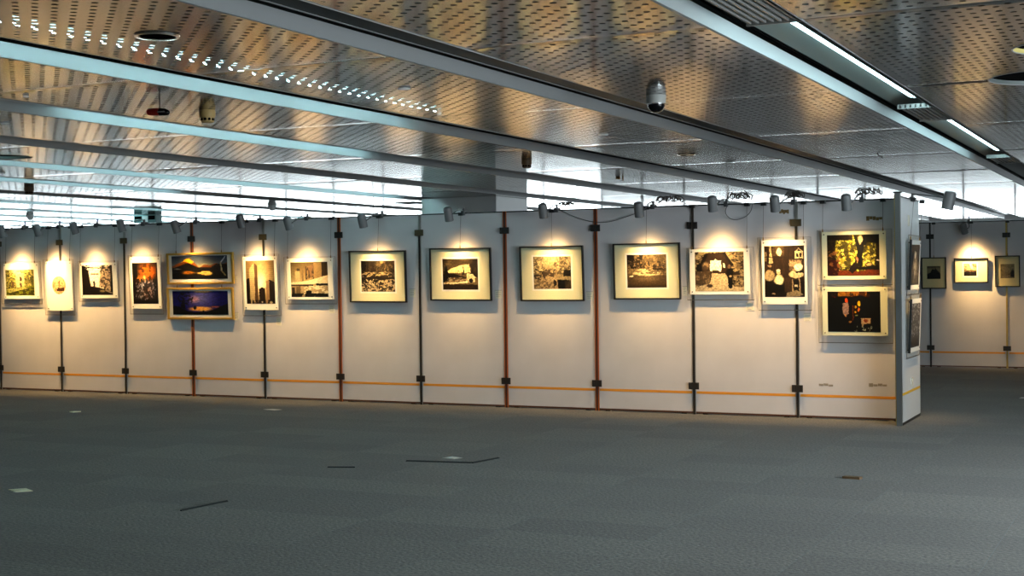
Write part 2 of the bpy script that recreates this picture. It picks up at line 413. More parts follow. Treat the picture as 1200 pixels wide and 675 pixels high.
# end panel at right angles, closing the row
EX=-2.665; EY0=14.90; EY1=16.03
t=thing('end_panel','pale end panel set at right angles, closing the row at its right corner','exhibition panel',(EX,(EY0+EY1)/2,0),(0,0,PI/2))
hw=(EY1-EY0)/2
MB().box(-hw+.03,hw,0,.03,.03,2.425).build('board',M_BOARD2,t)
MB().box(-hw+.03,hw,-.004,.034,2.425,2.44).build('top_rail',M_RAIL,t)
MB().box(-hw+.03,hw,-.002,.032,.0,.03).build('base_rail',M_RAIL,t)
MB().box(-hw+.03,hw-.02,-.0012,0,.315,.342).build('tape_stripe',M_TAPEY,t)
c=MB(); c.box(-.02,.055,-.012,0,.37,.47); c.box(-.02,.0,-.014,-.012,.38,.46); c.build('paper_tag',M_CARD,t)
MB().box(-.14,-.08,-.012,0,2.13,2.25).build('name_card',M_CARD,t)
post_e=thing('panel_post','grey metal corner post at the near edge of the end panel','panel post',(EX-.02,EY0,0))
b=MB(); b.box(-.035,.02,-.02,.03,0,2.47); b.build('shaft',mat('grey_corner_post',(.20,.20,.19),.35,.6),post_e)
b=MB(); b.box(-.045,-.035,-.012,.02,0,2.46); b.build('side_strip',M_POSTY,post_e)
b=MB(); b.box(-.05,.03,-.03,.04,2.47,2.485); b.build('cap',M_RAIL,post_e)

# far row behind, parallel
BL={0:'white far panel between the first and last small pictures, holding the brightly lit one',
    -1:'white far panel seen in the gap just right of the end panel'}
for k in range(-20,5):
    lb=BL.get(k,'white far panel right of the yellow post, cut by the photo edge' if k==1 else ('white far exhibition panel beyond the right edge' if k>1 else 'white far exhibition panel hidden behind the near row'))
    panel(lb,XB+k*W,XB+(k+1)*W,DB,group=('far exhibition panels' if (k<-1 or k>1) else None))
for k,(st,lb) in enumerate([('d','grey post of the far panels behind the left small picture'),('y','yellow post of the far panels behind the right small picture')]):
    post(lb,XB+k*W,DB,st)

# ------------------------------------------------------------------ painted photographs (colour grid per print)
class Cv:
    def __init__(s,w,h,c):
        s.w=w; s.h=h; s.a=np.ones((h,w,3))*np.array(c,float); s.Y,s.X=np.mgrid[0:h,0:w]; s.X=(s.X+.5)/w; s.Y=(s.Y+.5)/h
        wx=s.noise(9,9,901,3)-.5; wy=s.noise(9,9,902,3)-.5; s.X=s.X+wx*2*s.warp; s.Y=s.Y+wy*2*s.warp; s.X=np.clip(s.X,0,.9999); s.Y=np.clip(s.Y,0,.9999)
    warp=.03
    def noise(s,fx,fy,seed=0,oct=3):
        out=np.zeros((s.h,s.w)); amp=1;tot=0
        for o in range(oct):
            r=np.random.RandomState(seed*17+o); gx=int(fx*1.5*2**o)+2; gy=int(fy*1.5*2**o)+2; g=r.rand(gy+1,gx+1)
            x=s.X*(gx-1); y=s.Y*(gy-1); xi=x.astype(int); yi=y.astype(int); fxx=x-xi; fyy=y-yi; fxx=fxx*fxx*(3-2*fxx); fyy=fyy*fyy*(3-2*fyy)
            v=(g[yi,xi]*(1-fxx)+g[yi,xi+1]*fxx)*(1-fyy)+(g[yi+1,xi]*(1-fxx)+g[yi+1,xi+1]*fxx)*fyy
            out+=v*amp; tot+=amp; amp*=.6
        return out/tot
    def put(s,m,c,al=1.0):
        m=(np.clip(m.astype(float),0,1)*al)[...,None]; s.a=s.a*(1-m)+np.array(c,float)*m; return s
    def poly(s,pts,c,al=1.0):
        ins=np.zeros((s.h,s.w),bool); n=len(pts)
        for i in range(n):
            x0,y0=pts[i]; x1,y1=pts[(i+1)%n]
            if y0==y1: continue
            cnd=((s.Y>=min(y0,y1))&(s.Y<max(y0,y1)))&(s.X<x0+(s.Y-y0)*(x1-x0)/(y1-y0)); ins^=cnd
        return s.put(ins,c,al)
    def ell(s,cx,cy,rx,ry,c,al=1.0,soft=.15):
        d=np.sqrt(((s.X-cx)/rx)**2+((s.Y-cy)/ry)**2); return s.put(np.clip((1-d)/soft,0,1),c,al)
    def line(s,x0,y0,x1,y1,w,c,al=1.0):
        dx,dy=x1-x0,y1-y0; L=dx*dx+dy*dy; t=np.clip(((s.X-x0)*dx+(s.Y-y0)*dy)/L,0,1); d=np.hypot(s.X-x0-t*dx,s.Y-y0-t*dy); return s.put(d<w,c,al)
    def rect(s,x0,y0,x1,y1,c,al=1.0): return s.put((s.X>=x0)&(s.X<x1)&(s.Y>=y0)&(s.Y<y1),c,al)
    def mul(s,n,lo,hi): s.a*= (lo+(hi-lo)*n)[...,None]; return s
K=(.03,.02,.02)
def ph_garden(w,h):
    c=Cv(w,h,(.55,.52,.28)); c.put(c.noise(9,8,1)>.5,(.25,.26,.10),.8); c.put(c.noise(12,10,2)>.6,(.85,.80,.5),.7)
    c.rect(.36,.12,.66,.68,(.80,.72,.55)); c.poly([(.36,.25),(.5,.03),(.66,.25)],(.8,.72,.55)); c.ell(.53,.36,.045,.09,(.25,.15,.1)); c.rect(.49,.5,.57,.74,(.35,.25,.2)); c.rect(.2,.48,.28,.7,(.4,.3,.2))
    c.poly([(0,.72),(1,.62),(1,1),(0,1)],(.50,.52,.12)); c.put((c.noise(5,14,3)>.5)&(c.Y>.7),(.16,.15,.05),.85); c.poly([(0,.75),(.6,.68),(.8,.72),(.1,.9)],(.9,.85,.6),.6); c.ell(.35,.08,.2,.15,(1,.95,.8),.7,.8); return c
def ph_oval(w,h):
    c=Cv(w,h,(.84,.74,.55)); c.put(c.noise(5,5,8)>.55,(.62,.45,.28),.6); c.poly([(.32,.72),(.45,.62),(.62,.66),(.9,.6),(.9,.82),(.35,.84)],(.28,.14,.08)); c.rect(.42,.3,.6,.36,(.5,.3,.2),.6); c.line(.55,.25,.57,.65,.02,(.45,.28,.18)); c.rect(0,.52,1,.55,(.65,.48,.3),.6); return c
def ph_alley(w,h):
    c=Cv(w,h,(.93,.86,.76)); c.poly([(0,0),(.22,.2),(.28,.75),(0,.95)],(.14,.07,.05)); c.poly([(.62,.1),(1,0),(1,1),(.8,.8),(.55,.72)],(.72,.60,.48))
    c.put((c.noise(14,12,4)>.52)&(c.X>.6),(.25,.14,.1),.8); c.rect(.93,0,1,1,(.08,.04,.04)); c.line(0,.07,.75,.1,.02,(.15,.08,.07)); c.put((c.noise(12,12,6)>.5)&(c.Y<.2)&((c.X<.25)|(c.X>.62)),K,.9)
    c.rect(.28,.27,.56,.32,(.5,.42,.36)); c.poly([(0,.75),(.35,.7),(.6,.76),(1,.9),(1,1),(0,1)],(.10,.06,.06)); c.rect(.36,.56,.43,.76,(.05,.03,.03)); c.ell(.395,.56,.025,.03,(.05,.03,.03)); c.ell(.65,.87,.14,.06,(.6,.55,.32),.9,.6); c.poly([(.75,.8),(1,.92),(1,.97),(.75,.87)],(.6,.52,.42)); return c
def ph_cave(w,h):
    c=Cv(w,h,(.10,.07,.07)); n=c.noise(6,9,11); c.ell(.62,.22,.5,.28,(.80,.45,.12),1,.6); c.ell(.3,.42,.28,.14,(.7,.48,.2),.9,.5); c.put((n>.56)&(c.Y<.5),(.20,.10,.04),.7)
    c.ell(.48,.36,.09,.09,(1,.9,.6),1,.8); c.ell(.55,.55,.38,.14,(.62,.62,.72),.9,.5); c.ell(.6,.72,.28,.22,(.45,.28,.2),.9,.6); c.put((c.noise(12,14,12)>.53)&(c.Y>.42)&(c.Y<.9),(.85,.83,.88),.55)
    c.put((c.noise(10,7,13)>.52)&(c.Y>.4),(.03,.03,.06),.8); c.rect(0,0,.2,.35,K); c.put(c.X>.94,(.08,.08,.14)); c.put(c.Y>.93,(.02,.01,.02)); c.put((c.X<.12),K,.8); return c
def ph_mountain(w,h):
    c=Cv(w,h,(.35,.42,.52)); c.a=np.ones((h,w,3))*(np.array([.22,.27,.36])*(1-c.Y[...,None]*1.6)+np.array([.62,.62,.6])*c.Y[...,None]*1.6)
    c.ell(.6,.5,.35,.2,(.85,.75,.4),.7,1); c.poly([(0,.45),(.12,.32),(.2,.25),(.28,.12),(.33,.14),(.42,.3),(.5,.52),(0,.55)],(.55,.32,.04)); c.poly([(.17,.28),(.28,.10),(.33,.13),(.40,.26),(.36,.34),(.25,.24)],(.95,.68,.08))
    c.poly([(.05,.5),(.3,.3),(.48,.5)],(.08,.05,.02)); c.poly([(.5,.5),(.6,.37),(.7,.42),(.8,.32),(.88,.4),(1,.3),(1,.55),(.5,.55)],(.55,.32,.05)); c.poly([(.7,.52),(.8,.36),(1,.36),(1,.56)],(.16,.08,.02))
    c.rect(0,.5,1,1,(.07,.05,.03)); c.ell(.6,.75,.16,.12,(.92,.78,.45),1,.3); c.ell(.3,.72,.16,.1,(.75,.5,.06),.9,.6); c.ell(.1,.56,.1,.03,(.6,.6,.6),.9,.5); c.put((c.noise(5,16,15)>.6)&(c.Y>.55),(.10,.05,.02),.7)
    c.line(.88,.3,.96,.05,.012,(.8,.8,.85)); c.line(.88,.3,.90,.65,.012,(.8,.75,.6)); c.line(.90,.65,.96,.85,.012,(.7,.6,.4)); return c
def ph_twilight(w,h):
    c=Cv(w,h,(.10,.10,.48)); c.a=np.ones((h,w,3))*np.array([.09,.08,.42]); c.ell(.52,.3,.38,.7,(.42,.42,.66),.95,.9); c.ell(.40,.35,.12,.2,(.78,.60,.66),.9,.7); c.ell(.55,.02,.2,.06,(.95,.72,.4),1,.4)
    c.ell(.5,.75,.26,.13,(.98,.72,.35),1,.5); c.ell(.78,.66,.14,.05,(.75,.4,.2),.8,.7); c.poly([(0,.6),(.12,.66),(.25,.82),(.4,.9),(.6,.86),(.8,.72),(1,.5),(1,1),(0,1)],(.02,.015,.03)); c.poly([(.13,.7),(.17,.4),(.2,.4),(.24,.75)],K)
    c.put((c.noise(20,12,21)>.5)&(np.hypot((c.X-.24)/.14,(c.Y-.3)/.3)<1),K,.85); c.ell(.4,.7,.035,.08,K); c.ell(.55,.84,.02,.04,K); return c
def ph_towers(w,h):
    c=Cv(w,h,(.80,.62,.28)); c.a=np.ones((h,w,3))*np.array([.62,.46,.18]); c.ell(.52,.5,.5,.6,(.98,.88,.60),1,1); c.ell(.52,.55,.25,.3,(1,.98,.85),1,.9)
    c.poly([(0,.44),(.12,.40),(.12,1),(0,1)],(.13,.05,.03)); c.poly([(.12,.2),(.3,.05),(.3,1),(.14,1)],(.80,.66,.38)); c.poly([(.3,.05),(.41,.12),(.41,1),(.3,1)],(.48,.28,.12)); c.rect(.45,.64,.66,1,(.22,.10,.05)); c.rect(.49,.62,.6,.66,(.22,.10,.05))
    c.poly([(.70,.48),(.81,.44),(.81,1),(.70,1)],(.72,.5,.26)); c.poly([(.81,.44),(1,.5),(1,1),(.81,1)],(.20,.09,.05)); c.put((c.noise(16,4,22)>.45)&(c.Y>.91),(.08,.04,.03)); c.ell(.86,.97,.06,.03,(.8,.7,.5)); c.ell(.55,.96,.03,.02,(.9,.8,.6))
    c.a[::5,:,:]*=np.where((c.X[0]<.42)|(c.X[0]>.8),.88,1)[None,:,None]; return c
def ph_skyline(w,h):
    c=Cv(w,h,(.60,.50,.24)); c.a=np.ones((h,w,3))*(np.array([.42,.32,.12])+c.Y[...,None]*np.array([.5,.45,.35])); c.rect(.12,.25,.25,.65,(.72,.62,.40)); c.rect(.17,.18,.25,.26,(.25,.18,.1)); c.rect(.3,.16,.35,.55,(.5,.38,.2)); c.rect(.40,.12,.44,.5,(.35,.2,.1))
    c.poly([(.47,.14),(.62,.06),(.62,.42),(.47,.48)],(.55,.36,.2)); c.put((c.noise(18,12,31)>.5)&(c.X>.4)&(c.X<.64)&(c.Y>.15)&(c.Y<.5),(.20,.09,.05),.8); c.poly([(.63,.03),(.84,0),(.84,.42),(.63,.45)],(.66,.50,.24)); c.poly([(.84,0),(1,0),(1,.38),(.84,.42)],(.30,.20,.10))
    c.poly([(0,.58),(.4,.55),(1,.38),(1,.62),(0,.66)],(.86,.78,.6)); c.rect(0,.64,.6,.69,(.30,.18,.08)); c.rect(.68,.62,1,.69,(.08,.04,.02)); c.poly([(0,.69),(1,.69),(1,1),(0,1)],(.70,.58,.38)); c.put((c.noise(9,20,33)>.52)&(c.Y>.68)&(c.X>.35),(.92,.86,.7),.8)
    c.rect(.4,.82,.55,1,(.07,.03,.02)); c.rect(.02,.72,.1,1,(.25,.15,.06)); c.rect(.14,.7,.26,.95,(.5,.38,.18)); c.put((c.Y>.9)&(c.noise(8,2,35)>.35),(.06,.03,.02)); return c
def ph_stream(w,h):
    c=Cv(w,h,(.16,.09,.05)); c.put(c.noise(14,6,41)>.52,(.34,.24,.12),.8); c.put((c.noise(16,9,42)>.55)&(c.X>.45)&(c.Y<.5),(.66,.54,.30),.6); c.rect(0,0,.14,.6,(.05,.03,.02),.8); c.ell(.62,.04,.1,.08,(.95,.8,.4),.9,1); c.rect(.7,0,.73,.42,(.6,.46,.25),.6)
    c.put((c.noise(5,16,43)>.52)&(c.Y>.36)&(c.Y<.55),(.82,.72,.5),.8); c.put((c.Y>.52)&(c.Y<.62),(.09,.05,.03),.7); c.put((c.Y>.6),(.06,.03,.02)); c.put((c.noise(11,13,44,2)>.5)&(c.Y>.6),(.80,.70,.52),.95); c.put((c.noise(18,20,45,2)>.6)&(c.Y>.6),(.22,.12,.09),.9); c.put((c.X>.9)&(c.Y>.3)&(c.Y<.55),K,.5); return c
def ph_snow(w,h):
    c=Cv(w,h,(.42,.30,.13)); c.a=np.ones((h,w,3))*(np.array([.28,.19,.08])+c.Y[...,None]*np.array([.35,.3,.15])); c.put(c.noise(3,7,51)>.56,(.55,.42,.2),.6); c.poly([(.15,.38),(.35,.27),(.55,.2),(.75,.18),(.8,.45),(.15,.45)],(.88,.78,.48)); c.put((c.noise(10,6,52)>.55)&(c.Y>.35)&(c.Y<.5)&(c.X>.3),(.5,.36,.18),.7)
    c.poly([(.11,.2),(.18,.5),(.22,.75),(0,.75),(.02,.5)],(.05,.025,.02)); c.poly([(.0,.48),(.3,.48),(.7,.6),(.7,.64),(.2,.6),(0,.8)],(.10,.05,.03)); c.rect(.58,.27,.605,.5,(.2,.12,.06)); c.poly([(.55,.52),(.59,.24),(.63,.52)],(.14,.08,.04)); c.poly([(.8,.55),(.86,.06),(.92,.55)],(.16,.09,.05)); c.poly([(.9,.6),(.95,.15),(1,.6)],(.13,.07,.04))
    c.put((c.noise(16,5,53)>.45)&(c.X>.78)&(c.Y<.55),(.22,.14,.06),.9); c.poly([(.15,.72),(.3,.6),(.7,.63),(.7,.72)],(.40,.26,.14)); c.put((c.noise(10,14,54)>.55)&(c.Y>.6)&(c.Y<.76)&(c.X<.7),(.8,.7,.5),.7); c.poly([(0,.79),(.7,.73),(.7,.78),(0,.83)],(.92,.85,.65)); c.rect(0,.83,1,1,(.22,.12,.05))
    c.poly([(.7,.46),(.85,.5),(.95,.62),(.9,.76),(.72,.76),(.68,.6)],(.86,.78,.55)); c.ell(.8,.7,.06,.08,(.10,.05,.03)); c.put((c.noise(14,14,55)>.6)&(c.Y>.8),(.4,.26,.12),.6); return c
def ph_trees(w,h):
    c=Cv(w,h,(.66,.55,.34)); c.ell(.42,.12,.3,.25,(.90,.76,.46),.8,1); c.put((c.noise(12,10,61)>.48)&((c.X<.26)|(c.X>.55))&(c.Y<.55),(.42,.32,.16),.85); c.put((c.noise(18,14,62)>.55)&((c.X<.26)|(c.X>.5))&(c.Y<.5),(.85,.76,.5),.8)
    c.line(.06,.4,.3,.52,.022,(.15,.07,.05)); c.line(.24,.48,.3,.75,.03,(.2,.1,.08)); c.put((c.noise(9,7,63)>.42)&(c.X>.26)&(c.X<.56)&(c.Y>.36)&(c.Y<.64),(.30,.18,.11),.9); c.line(.62,.25,.62,.7,.02,(.66,.52,.34)); c.put((c.X>.8)&(c.Y>.42)&(c.Y<.62),(.10,.05,.02),.9)
    c.rect(0,.55,.2,.72,(.2,.11,.06),.9); c.rect(0,.72,1,1,(.48,.36,.22)); c.put((c.noise(14,16,64)>.5)&(c.Y>.62)&(c.X<.6),(.78,.66,.46),.75); c.poly([(.64,.72),(.95,.72),(.84,1),(.64,1)],(.02,.01,.01)); c.rect(.58,.72,.63,1,(.7,.55,.35)); c.ell(.57,.82,.05,.1,(.12,.05,.04)); c.rect(.84,.76,1,1,(.30,.19,.08),.8); return c
def ph_lake(w,h):
    c=Cv(w,h,(.48,.36,.18)); c.put(c.noise(12,8,71)>.5,(.68,.54,.30),.7); c.put((c.noise(9,8,72)>.46)&(c.X<.4)&(c.Y<.42),(.13,.07,.04),.9); c.put((c.noise(16,9,73)>.52)&(c.Y>.2)&(c.Y<.42),(.22,.12,.07),.8); c.ell(.5,.55,.42,.15,(.88,.78,.5),1,.3); c.put((c.noise(6,18,74)>.54)&(c.Y>.4)&(c.Y<.64),(.40,.27,.13),.7); c.rect(.65,.42,.95,.47,(.13,.07,.04),.8)
    m=np.clip((c.Y-.62)/.04,0,1); c.put(m,(.42,.28,.12)); c.ell(.5,.72,.4,.12,(.66,.52,.34),.7,1); c.put(np.clip((c.Y-.85)/.15,0,1),(.28,.16,.05),.8); c.ell(.1,.66,.06,.02,(.9,.85,.7)); return c
def ph_arch(w,h):
    c=Cv(w,h,(.52,.40,.22)); c.put(c.noise(11,13,81,2)>.52,(.74,.62,.36),.8); c.put(c.noise(12,15,82,2)>.6,(.22,.12,.06),.9); c.poly([(.25,.04),(.62,.02),(.75,.35),(.75,.75),(.2,.75),(.12,.4)],(.26,.14,.07)); c.line(.24,.08,.08,.42,.035,(.12,.05,.03)); c.line(.6,.04,.76,.33,.03,(.14,.07,.04)); c.rect(.03,.32,.16,.5,(.08,.04,.03))
    c.ell(.22,.35,.09,.12,(.7,.55,.34),.9,.5); c.ell(.2,.42,.07,.1,(.35,.22,.12),.9,.5); c.rect(.32,.22,.54,.5,(.97,.9,.75)); c.poly([(.3,.32),(.42,.18),(.54,.28),(.54,.5),(.32,.5)],(.97,.9,.75)); c.rect(.55,.25,.63,.5,(.30,.14,.08)); c.rect(.58,.30,.61,.4,(.95,.85,.65)); c.rect(.36,.47,.5,.5,(.3,.15,.08)); c.rect(.3,.5,.33,.78,(.3,.17,.1)); c.rect(.49,.5,.51,.62,(.3,.17,.1))
    c.rect(.02,.5,.3,.86,(.55,.42,.24)); c.put((c.noise(10,10,83,2)>.5)&(c.X<.32)&(c.Y>.48)&(c.Y<.88),(.30,.19,.1),.7); c.poly([(.35,.55),(.62,.55),(.8,.9),(1,.88),(1,1),(0,1),(0,.9),(.3,.8)],(.78,.67,.48)); c.ell(.3,.86,.07,.05,(.3,.17,.1),.9); c.ell(.7,.38,.035,.055,(.55,.38,.24)); c.poly([(.65,.44),(.78,.43),(.78,.62),(.76,.92),(.68,.92),(.66,.6)],(.04,.02,.02)); c.ell(.725,.62,.03,.03,(.8,.65,.45)); return c
def ph_seated(w,h):
    c=Cv(w,h,(.22,.11,.06)); c.put((c.noise(18,3,91)>.55),(.34,.2,.1),.6); c.rect(.22,.0,.5,.2,(.42,.28,.14)); c.a[:int(h*.2):3,int(w*.22):int(w*.5)]*=.4; c.ell(.38,.12,.07,.08,(.95,.85,.55)); c.poly([(.14,0),(.17,0),(.2,.26),(.22,.34),(.11,.34)],(.75,.6,.38)); c.ell(.13,.39,.06,.03,(.6,.46,.3)); c.rect(0,.12,.06,.3,(.6,.45,.25)); c.rect(.6,0,.62,.24,(.08,.04,.03)); c.line(.0,.22,1,.24,.008,(.1,.05,.03))
    c.rect(.77,.11,.97,.25,(.85,.75,.52)); c.rect(.81,.15,.86,.22,(.2,.1,.05)); c.rect(.88,.15,.93,.22,(.2,.1,.05)); c.line(.8,.11,.87,.05,.008,(.8,.7,.5)); c.line(.94,.11,.87,.05,.008,(.8,.7,.5)); c.rect(.62,.28,.93,.48,(.72,.57,.36)); c.put((c.noise(16,18,92)>.55)&(c.X>.62)&(c.Y>.28)&(c.Y<.5),(.35,.2,.1),.7); c.ell(.85,.42,.12,.08,(.95,.9,.72)); c.ell(.8,.56,.2,.08,(.85,.74,.5)); c.rect(.78,.5,.97,.53,(.06,.03,.02))
    c.ell(.12,.58,.14,.12,(.7,.58,.36)); c.rect(0,.7,1,1,(.12,.06,.04)); c.ell(.36,.67,.14,.12,(.93,.86,.64),1,.3); c.ell(.355,.52,.055,.055,(.85,.72,.5)); c.ell(.355,.485,.055,.03,(.9,.85,.7)); c.ell(.3,.83,.26,.09,(.04,.02,.02)); c.rect(.5,.62,.68,.9,(.30,.18,.1),.9); c.rect(.68,.66,.88,.96,(.06,.03,.02)); c.line(.7,.66,.7,.95,.012,(.7,.55,.36)); c.line(.87,.6,.89,.95,.012,(.75,.6,.4)); c.rect(.74,.76,.82,.8,(.85,.75,.6)); c.poly([(.55,.92),(.8,.87),(.98,.96),(.7,1),(.55,1)],(.6,.5,.34)); c.ell(.22,.94,.05,.015,(.6,.45,.3)); return c
def ph_tree(w,h):
    c=Cv(w,h,(.38,.36,.10)); n=c.noise(10,9,101); c.put(n>.48,(.66,.62,.22),.8); c.put(c.noise(16,14,102)>.58,(.86,.82,.48),.8); c.put((c.noise(9,8,103)>.52),(.16,.14,.04),.75); c.put((c.X<.16)|(c.X>.93)|((c.Y<.14)&(c.X>.15)&(c.X<.5)),(.10,.05,.02),.8); c.put((c.X>.72)&(c.Y<.2),K,.9); c.ell(.64,.14,.07,.14,(.85,.74,.6),1,.4)
    c.poly([(.52,0),(.56,.0),(.6,.28),(.7,.22),(.7,0),(.8,0),(.85,.08),(.72,.26),(.68,.45),(.66,.7),(.6,.72),(.58,.5),(.57,.36)],(.02,.01,.01)); c.line(.63,.75,.64,.34,.045,K); c.line(.64,.36,.54,.02,.022,K); c.line(.65,.36,.75,.05,.04,K); c.line(.72,.25,.86,.06,.02,K); c.line(.58,.37,.36,.42,.012,K); c.line(.36,.42,.08,.45,.008,K); c.ell(.58,.6,.02,.06,(.85,.5,.4)); c.poly([(0,.6),(.22,.62),(.24,1),(0,1)],(.22,.08,.04)); c.put((c.noise(8,12,104)>.58)&(c.X<.25)&(c.Y>.4),(.6,.42,.25),.7)
    c.poly([(.24,.85),(.6,.9),(1,.8),(1,1),(.2,1)],(.42,.20,.08)); c.poly([(.4,.88),(.56,.6),(.6,.75),(.6,.82),(.48,.95)],(.10,.03,.02)); c.poly([(.56,.8),(1,.74),(1,.86),(.6,.86)],(.06,.02,.02)); c.ell(.8,.73,.05,.03,(.75,.6,.45)); c.ell(.98,.63,.04,.02,(.9,.85,.8)); c.ell(.3,.75,.06,.08,(.8,.72,.5),.8,.8); return c
def ph_night(w,h):
    c=Cv(w,h,(.012,.008,.008)); c.put((c.Y<.12)&(c.X>.2)&(c.X<.75),(.62,.42,.12)); c.put((c.noise(12,4,111)>.55)&(c.Y<.14),(.25,.12,.04),.8); c.ell(.6,.28,.2,.2,(.01,.008,.008)); c.poly([(.28,.3),(.38,.26),(.41,.35),(.4,.55),(.34,.62),(.29,.55)],(.62,.5,.45)); c.ell(.36,.22,.03,.06,(.85,.32,.08)); c.ell(.34,.6,.02,.03,(.8,.55,.3)); c.ell(.6,.3,.03,.07,(.95,.75,.1)); c.ell(.53,.38,.02,.04,(.9,.7,.1)); c.ell(.59,.45,.025,.05,(.9,.5,.1)); c.ell(.53,.5,.018,.03,(.9,.65,.1)); c.rect(.475,.33,.49,.72,(.45,.22,.08)); c.ell(.43,.74,.03,.03,(.7,.5,.25))
    c.poly([(.63,.66),(.82,.66),(.8,.78),(.68,.8),(.66,.88),(.64,.86)],(.72,.60,.45)); c.ell(.72,.72,.05,.04,(.6,.3,.12)); c.ell(.55,.59,.03,.015,(.6,.62,.4)); c.put((c.noise(22,14,112)>.66)&(c.Y>.85)&(c.X>.5)&(c.X<.85),(.7,.7,.6)); c.ell(.13,.14,.015,.02,(.4,.02,.02)); return c
def ph_white(w,h):
    c=Cv(w,h,(.26,.25,.24)); c.ell(.5,.55,.25,.4,(.66,.64,.6),1,.5); c.put((c.noise(8,12,121)>.52),(.16,.15,.14),.6); c.ell(.5,.25,.12,.1,(.8,.78,.74)); return c
def ph_reeds(w,h):
    c=Cv(w,h,(.30,.30,.31)); c.put((c.noise(10,16,131,2)>.6)&(c.Y<.75),(.8,.8,.8),.9); c.put((c.noise(3,12,132)>.6),(.2,.2,.2),.5); c.rect(0,.8,1,1,(.25,.25,.26)); return c
def ph_hill(w,h):
    c=Cv(w,h,(.62,.55,.32)); c.rect(0,0,1,.14,(.50,.44,.26)); c.put((c.noise(12,3,141)>.5)&(c.Y<.18),(.42,.36,.2),.7); c.poly([(0,.62),(.25,.5),(.38,.26),(.42,.18),(.46,.27),(.6,.26),(.64,.14),(.7,.26),(.86,.45),(1,.6),(1,1),(0,1)],(.012,.01,.01)); return c
def ph_cloud(w,h):
    c=Cv(w,h,(.85,.75,.48)); c.put(c.noise(4,5,151)>.55,(.50,.36,.14),.7); c.poly([(.42,0),(.62,0),(.8,.5),(.55,.4)],(1,.95,.8)); c.rect(0,.55,1,.63,(.5,.3,.12)); c.rect(0,.66,1,1,(.02,.01,.01)); c.ell(.5,.8,.15,.1,(.5,.3,.08),.9,.6); c.rect(0,.9,1,1,(.10,.02,.01)); return c
def ph_mist(w,h):
    c=Cv(w,h,(.64,.56,.33)); c.put(c.noise(4,5,161)>.5,(.54,.47,.27),.6); c.ell(.08,.45,.09,.12,(.45,.38,.22),.8,.8); c.ell(.88,.65,.18,.3,(.03,.02,.02),1,.6); c.rect(.72,.55,1,.95,(.02,.015,.015)); c.ell(.62,.72,.14,.08,(.25,.2,.12),.8,1); c.rect(.0,.93,1,1,(.6,.52,.32)); return c

SEPIA=(ph_alley,ph_towers,ph_skyline,ph_stream,ph_snow,ph_trees,ph_lake,ph_arch,ph_seated,ph_hill,ph_cloud,ph_mist)
def print_mesh(parent,fn,cx,cz,w,h,y,oval=False,name='photo_print',mx=110):
    nx=max(12,int(mx*(w/max(w,h)))); ny=max(12,int(mx*(h/max(w,h))))
    Cv.warp=.008 if fn in (ph_towers,ph_skyline,ph_mountain,ph_hill) else (.016 if fn in (ph_alley,ph_twilight,ph_seated,ph_arch,ph_tree,ph_night) else .03)
    c=fn(nx,ny)
    g=c.noise(26,26,77,3); ga=.25 if Cv.warp<.01 else .65; c.a=c.a*(1-ga*.5+ga*g)[...,None]
    if fn in SEPIA:
        l=c.a@np.array([.3,.5,.2]); c.a=c.a*.45+l[...,None]*np.array([.58,.55,.50])
    a=s2l(np.clip(c.a,0,1))**1.25*.8
    vs=[];fs=[]
    for j in range(ny+1):
        for i in range(nx+1):
            vs.append((cx-w/2+w*i/nx,y,cz+h/2-h*j/ny))
    keep=[]
    for j in range(ny):
        for i in range(nx):
            if oval and ((i+.5)/nx*2-1)**2+((j+.5)/ny*2-1)**2>1: continue
            p=j*(nx+1)+i; fs.append((p,p+nx+1,p+nx+2,p+1)); keep.append((j,i))
    me=bpy.data.meshes.new(name); me.from_pydata(vs,[],fs)
    at=me.color_attributes.new('Col','FLOAT_COLOR','CORNER')
    arr=np.ones((len(fs)*4,4),np.float32)
    for q,(j,i) in enumerate(keep): arr[q*4:q*4+4,:3]=a[j,i]
    at.data.foreach_set('color',arr.ravel()); me.materials.append(M_PHOTO)
    o=bpy.data.objects.new(name,me); COL.objects.link(o); o.parent=parent; return o
def wire(parent,x,z0,z1,y0,y1,clip=True):
    """hanging wire from the rail down to the hook on a picture, all in the picture's frame"""
    b=MB(); b.tube([(x,y1,z1),(x,y0,z0+.03)],.0022,n=6); w=b.build('hanging_wire',M_WIRE,parent)
    b=MB(); b.tube([(x,y0,z0-.01),(x,y0,z0+.035)],[.009,.005],n=8); b.build('hook',M_HOOK,w)
    if clip:
        b=MB(); b.box(x-.028,x+.028,y1-.022,y1+.03,z1-.028,z1+.012); b.build('rail_clip',M_RAIL,w)
TILT=math.radians(2.4)
def base_local(y,x,z):   # point -> local coords of a picture placed at (x,y,z) and tilted
    return None
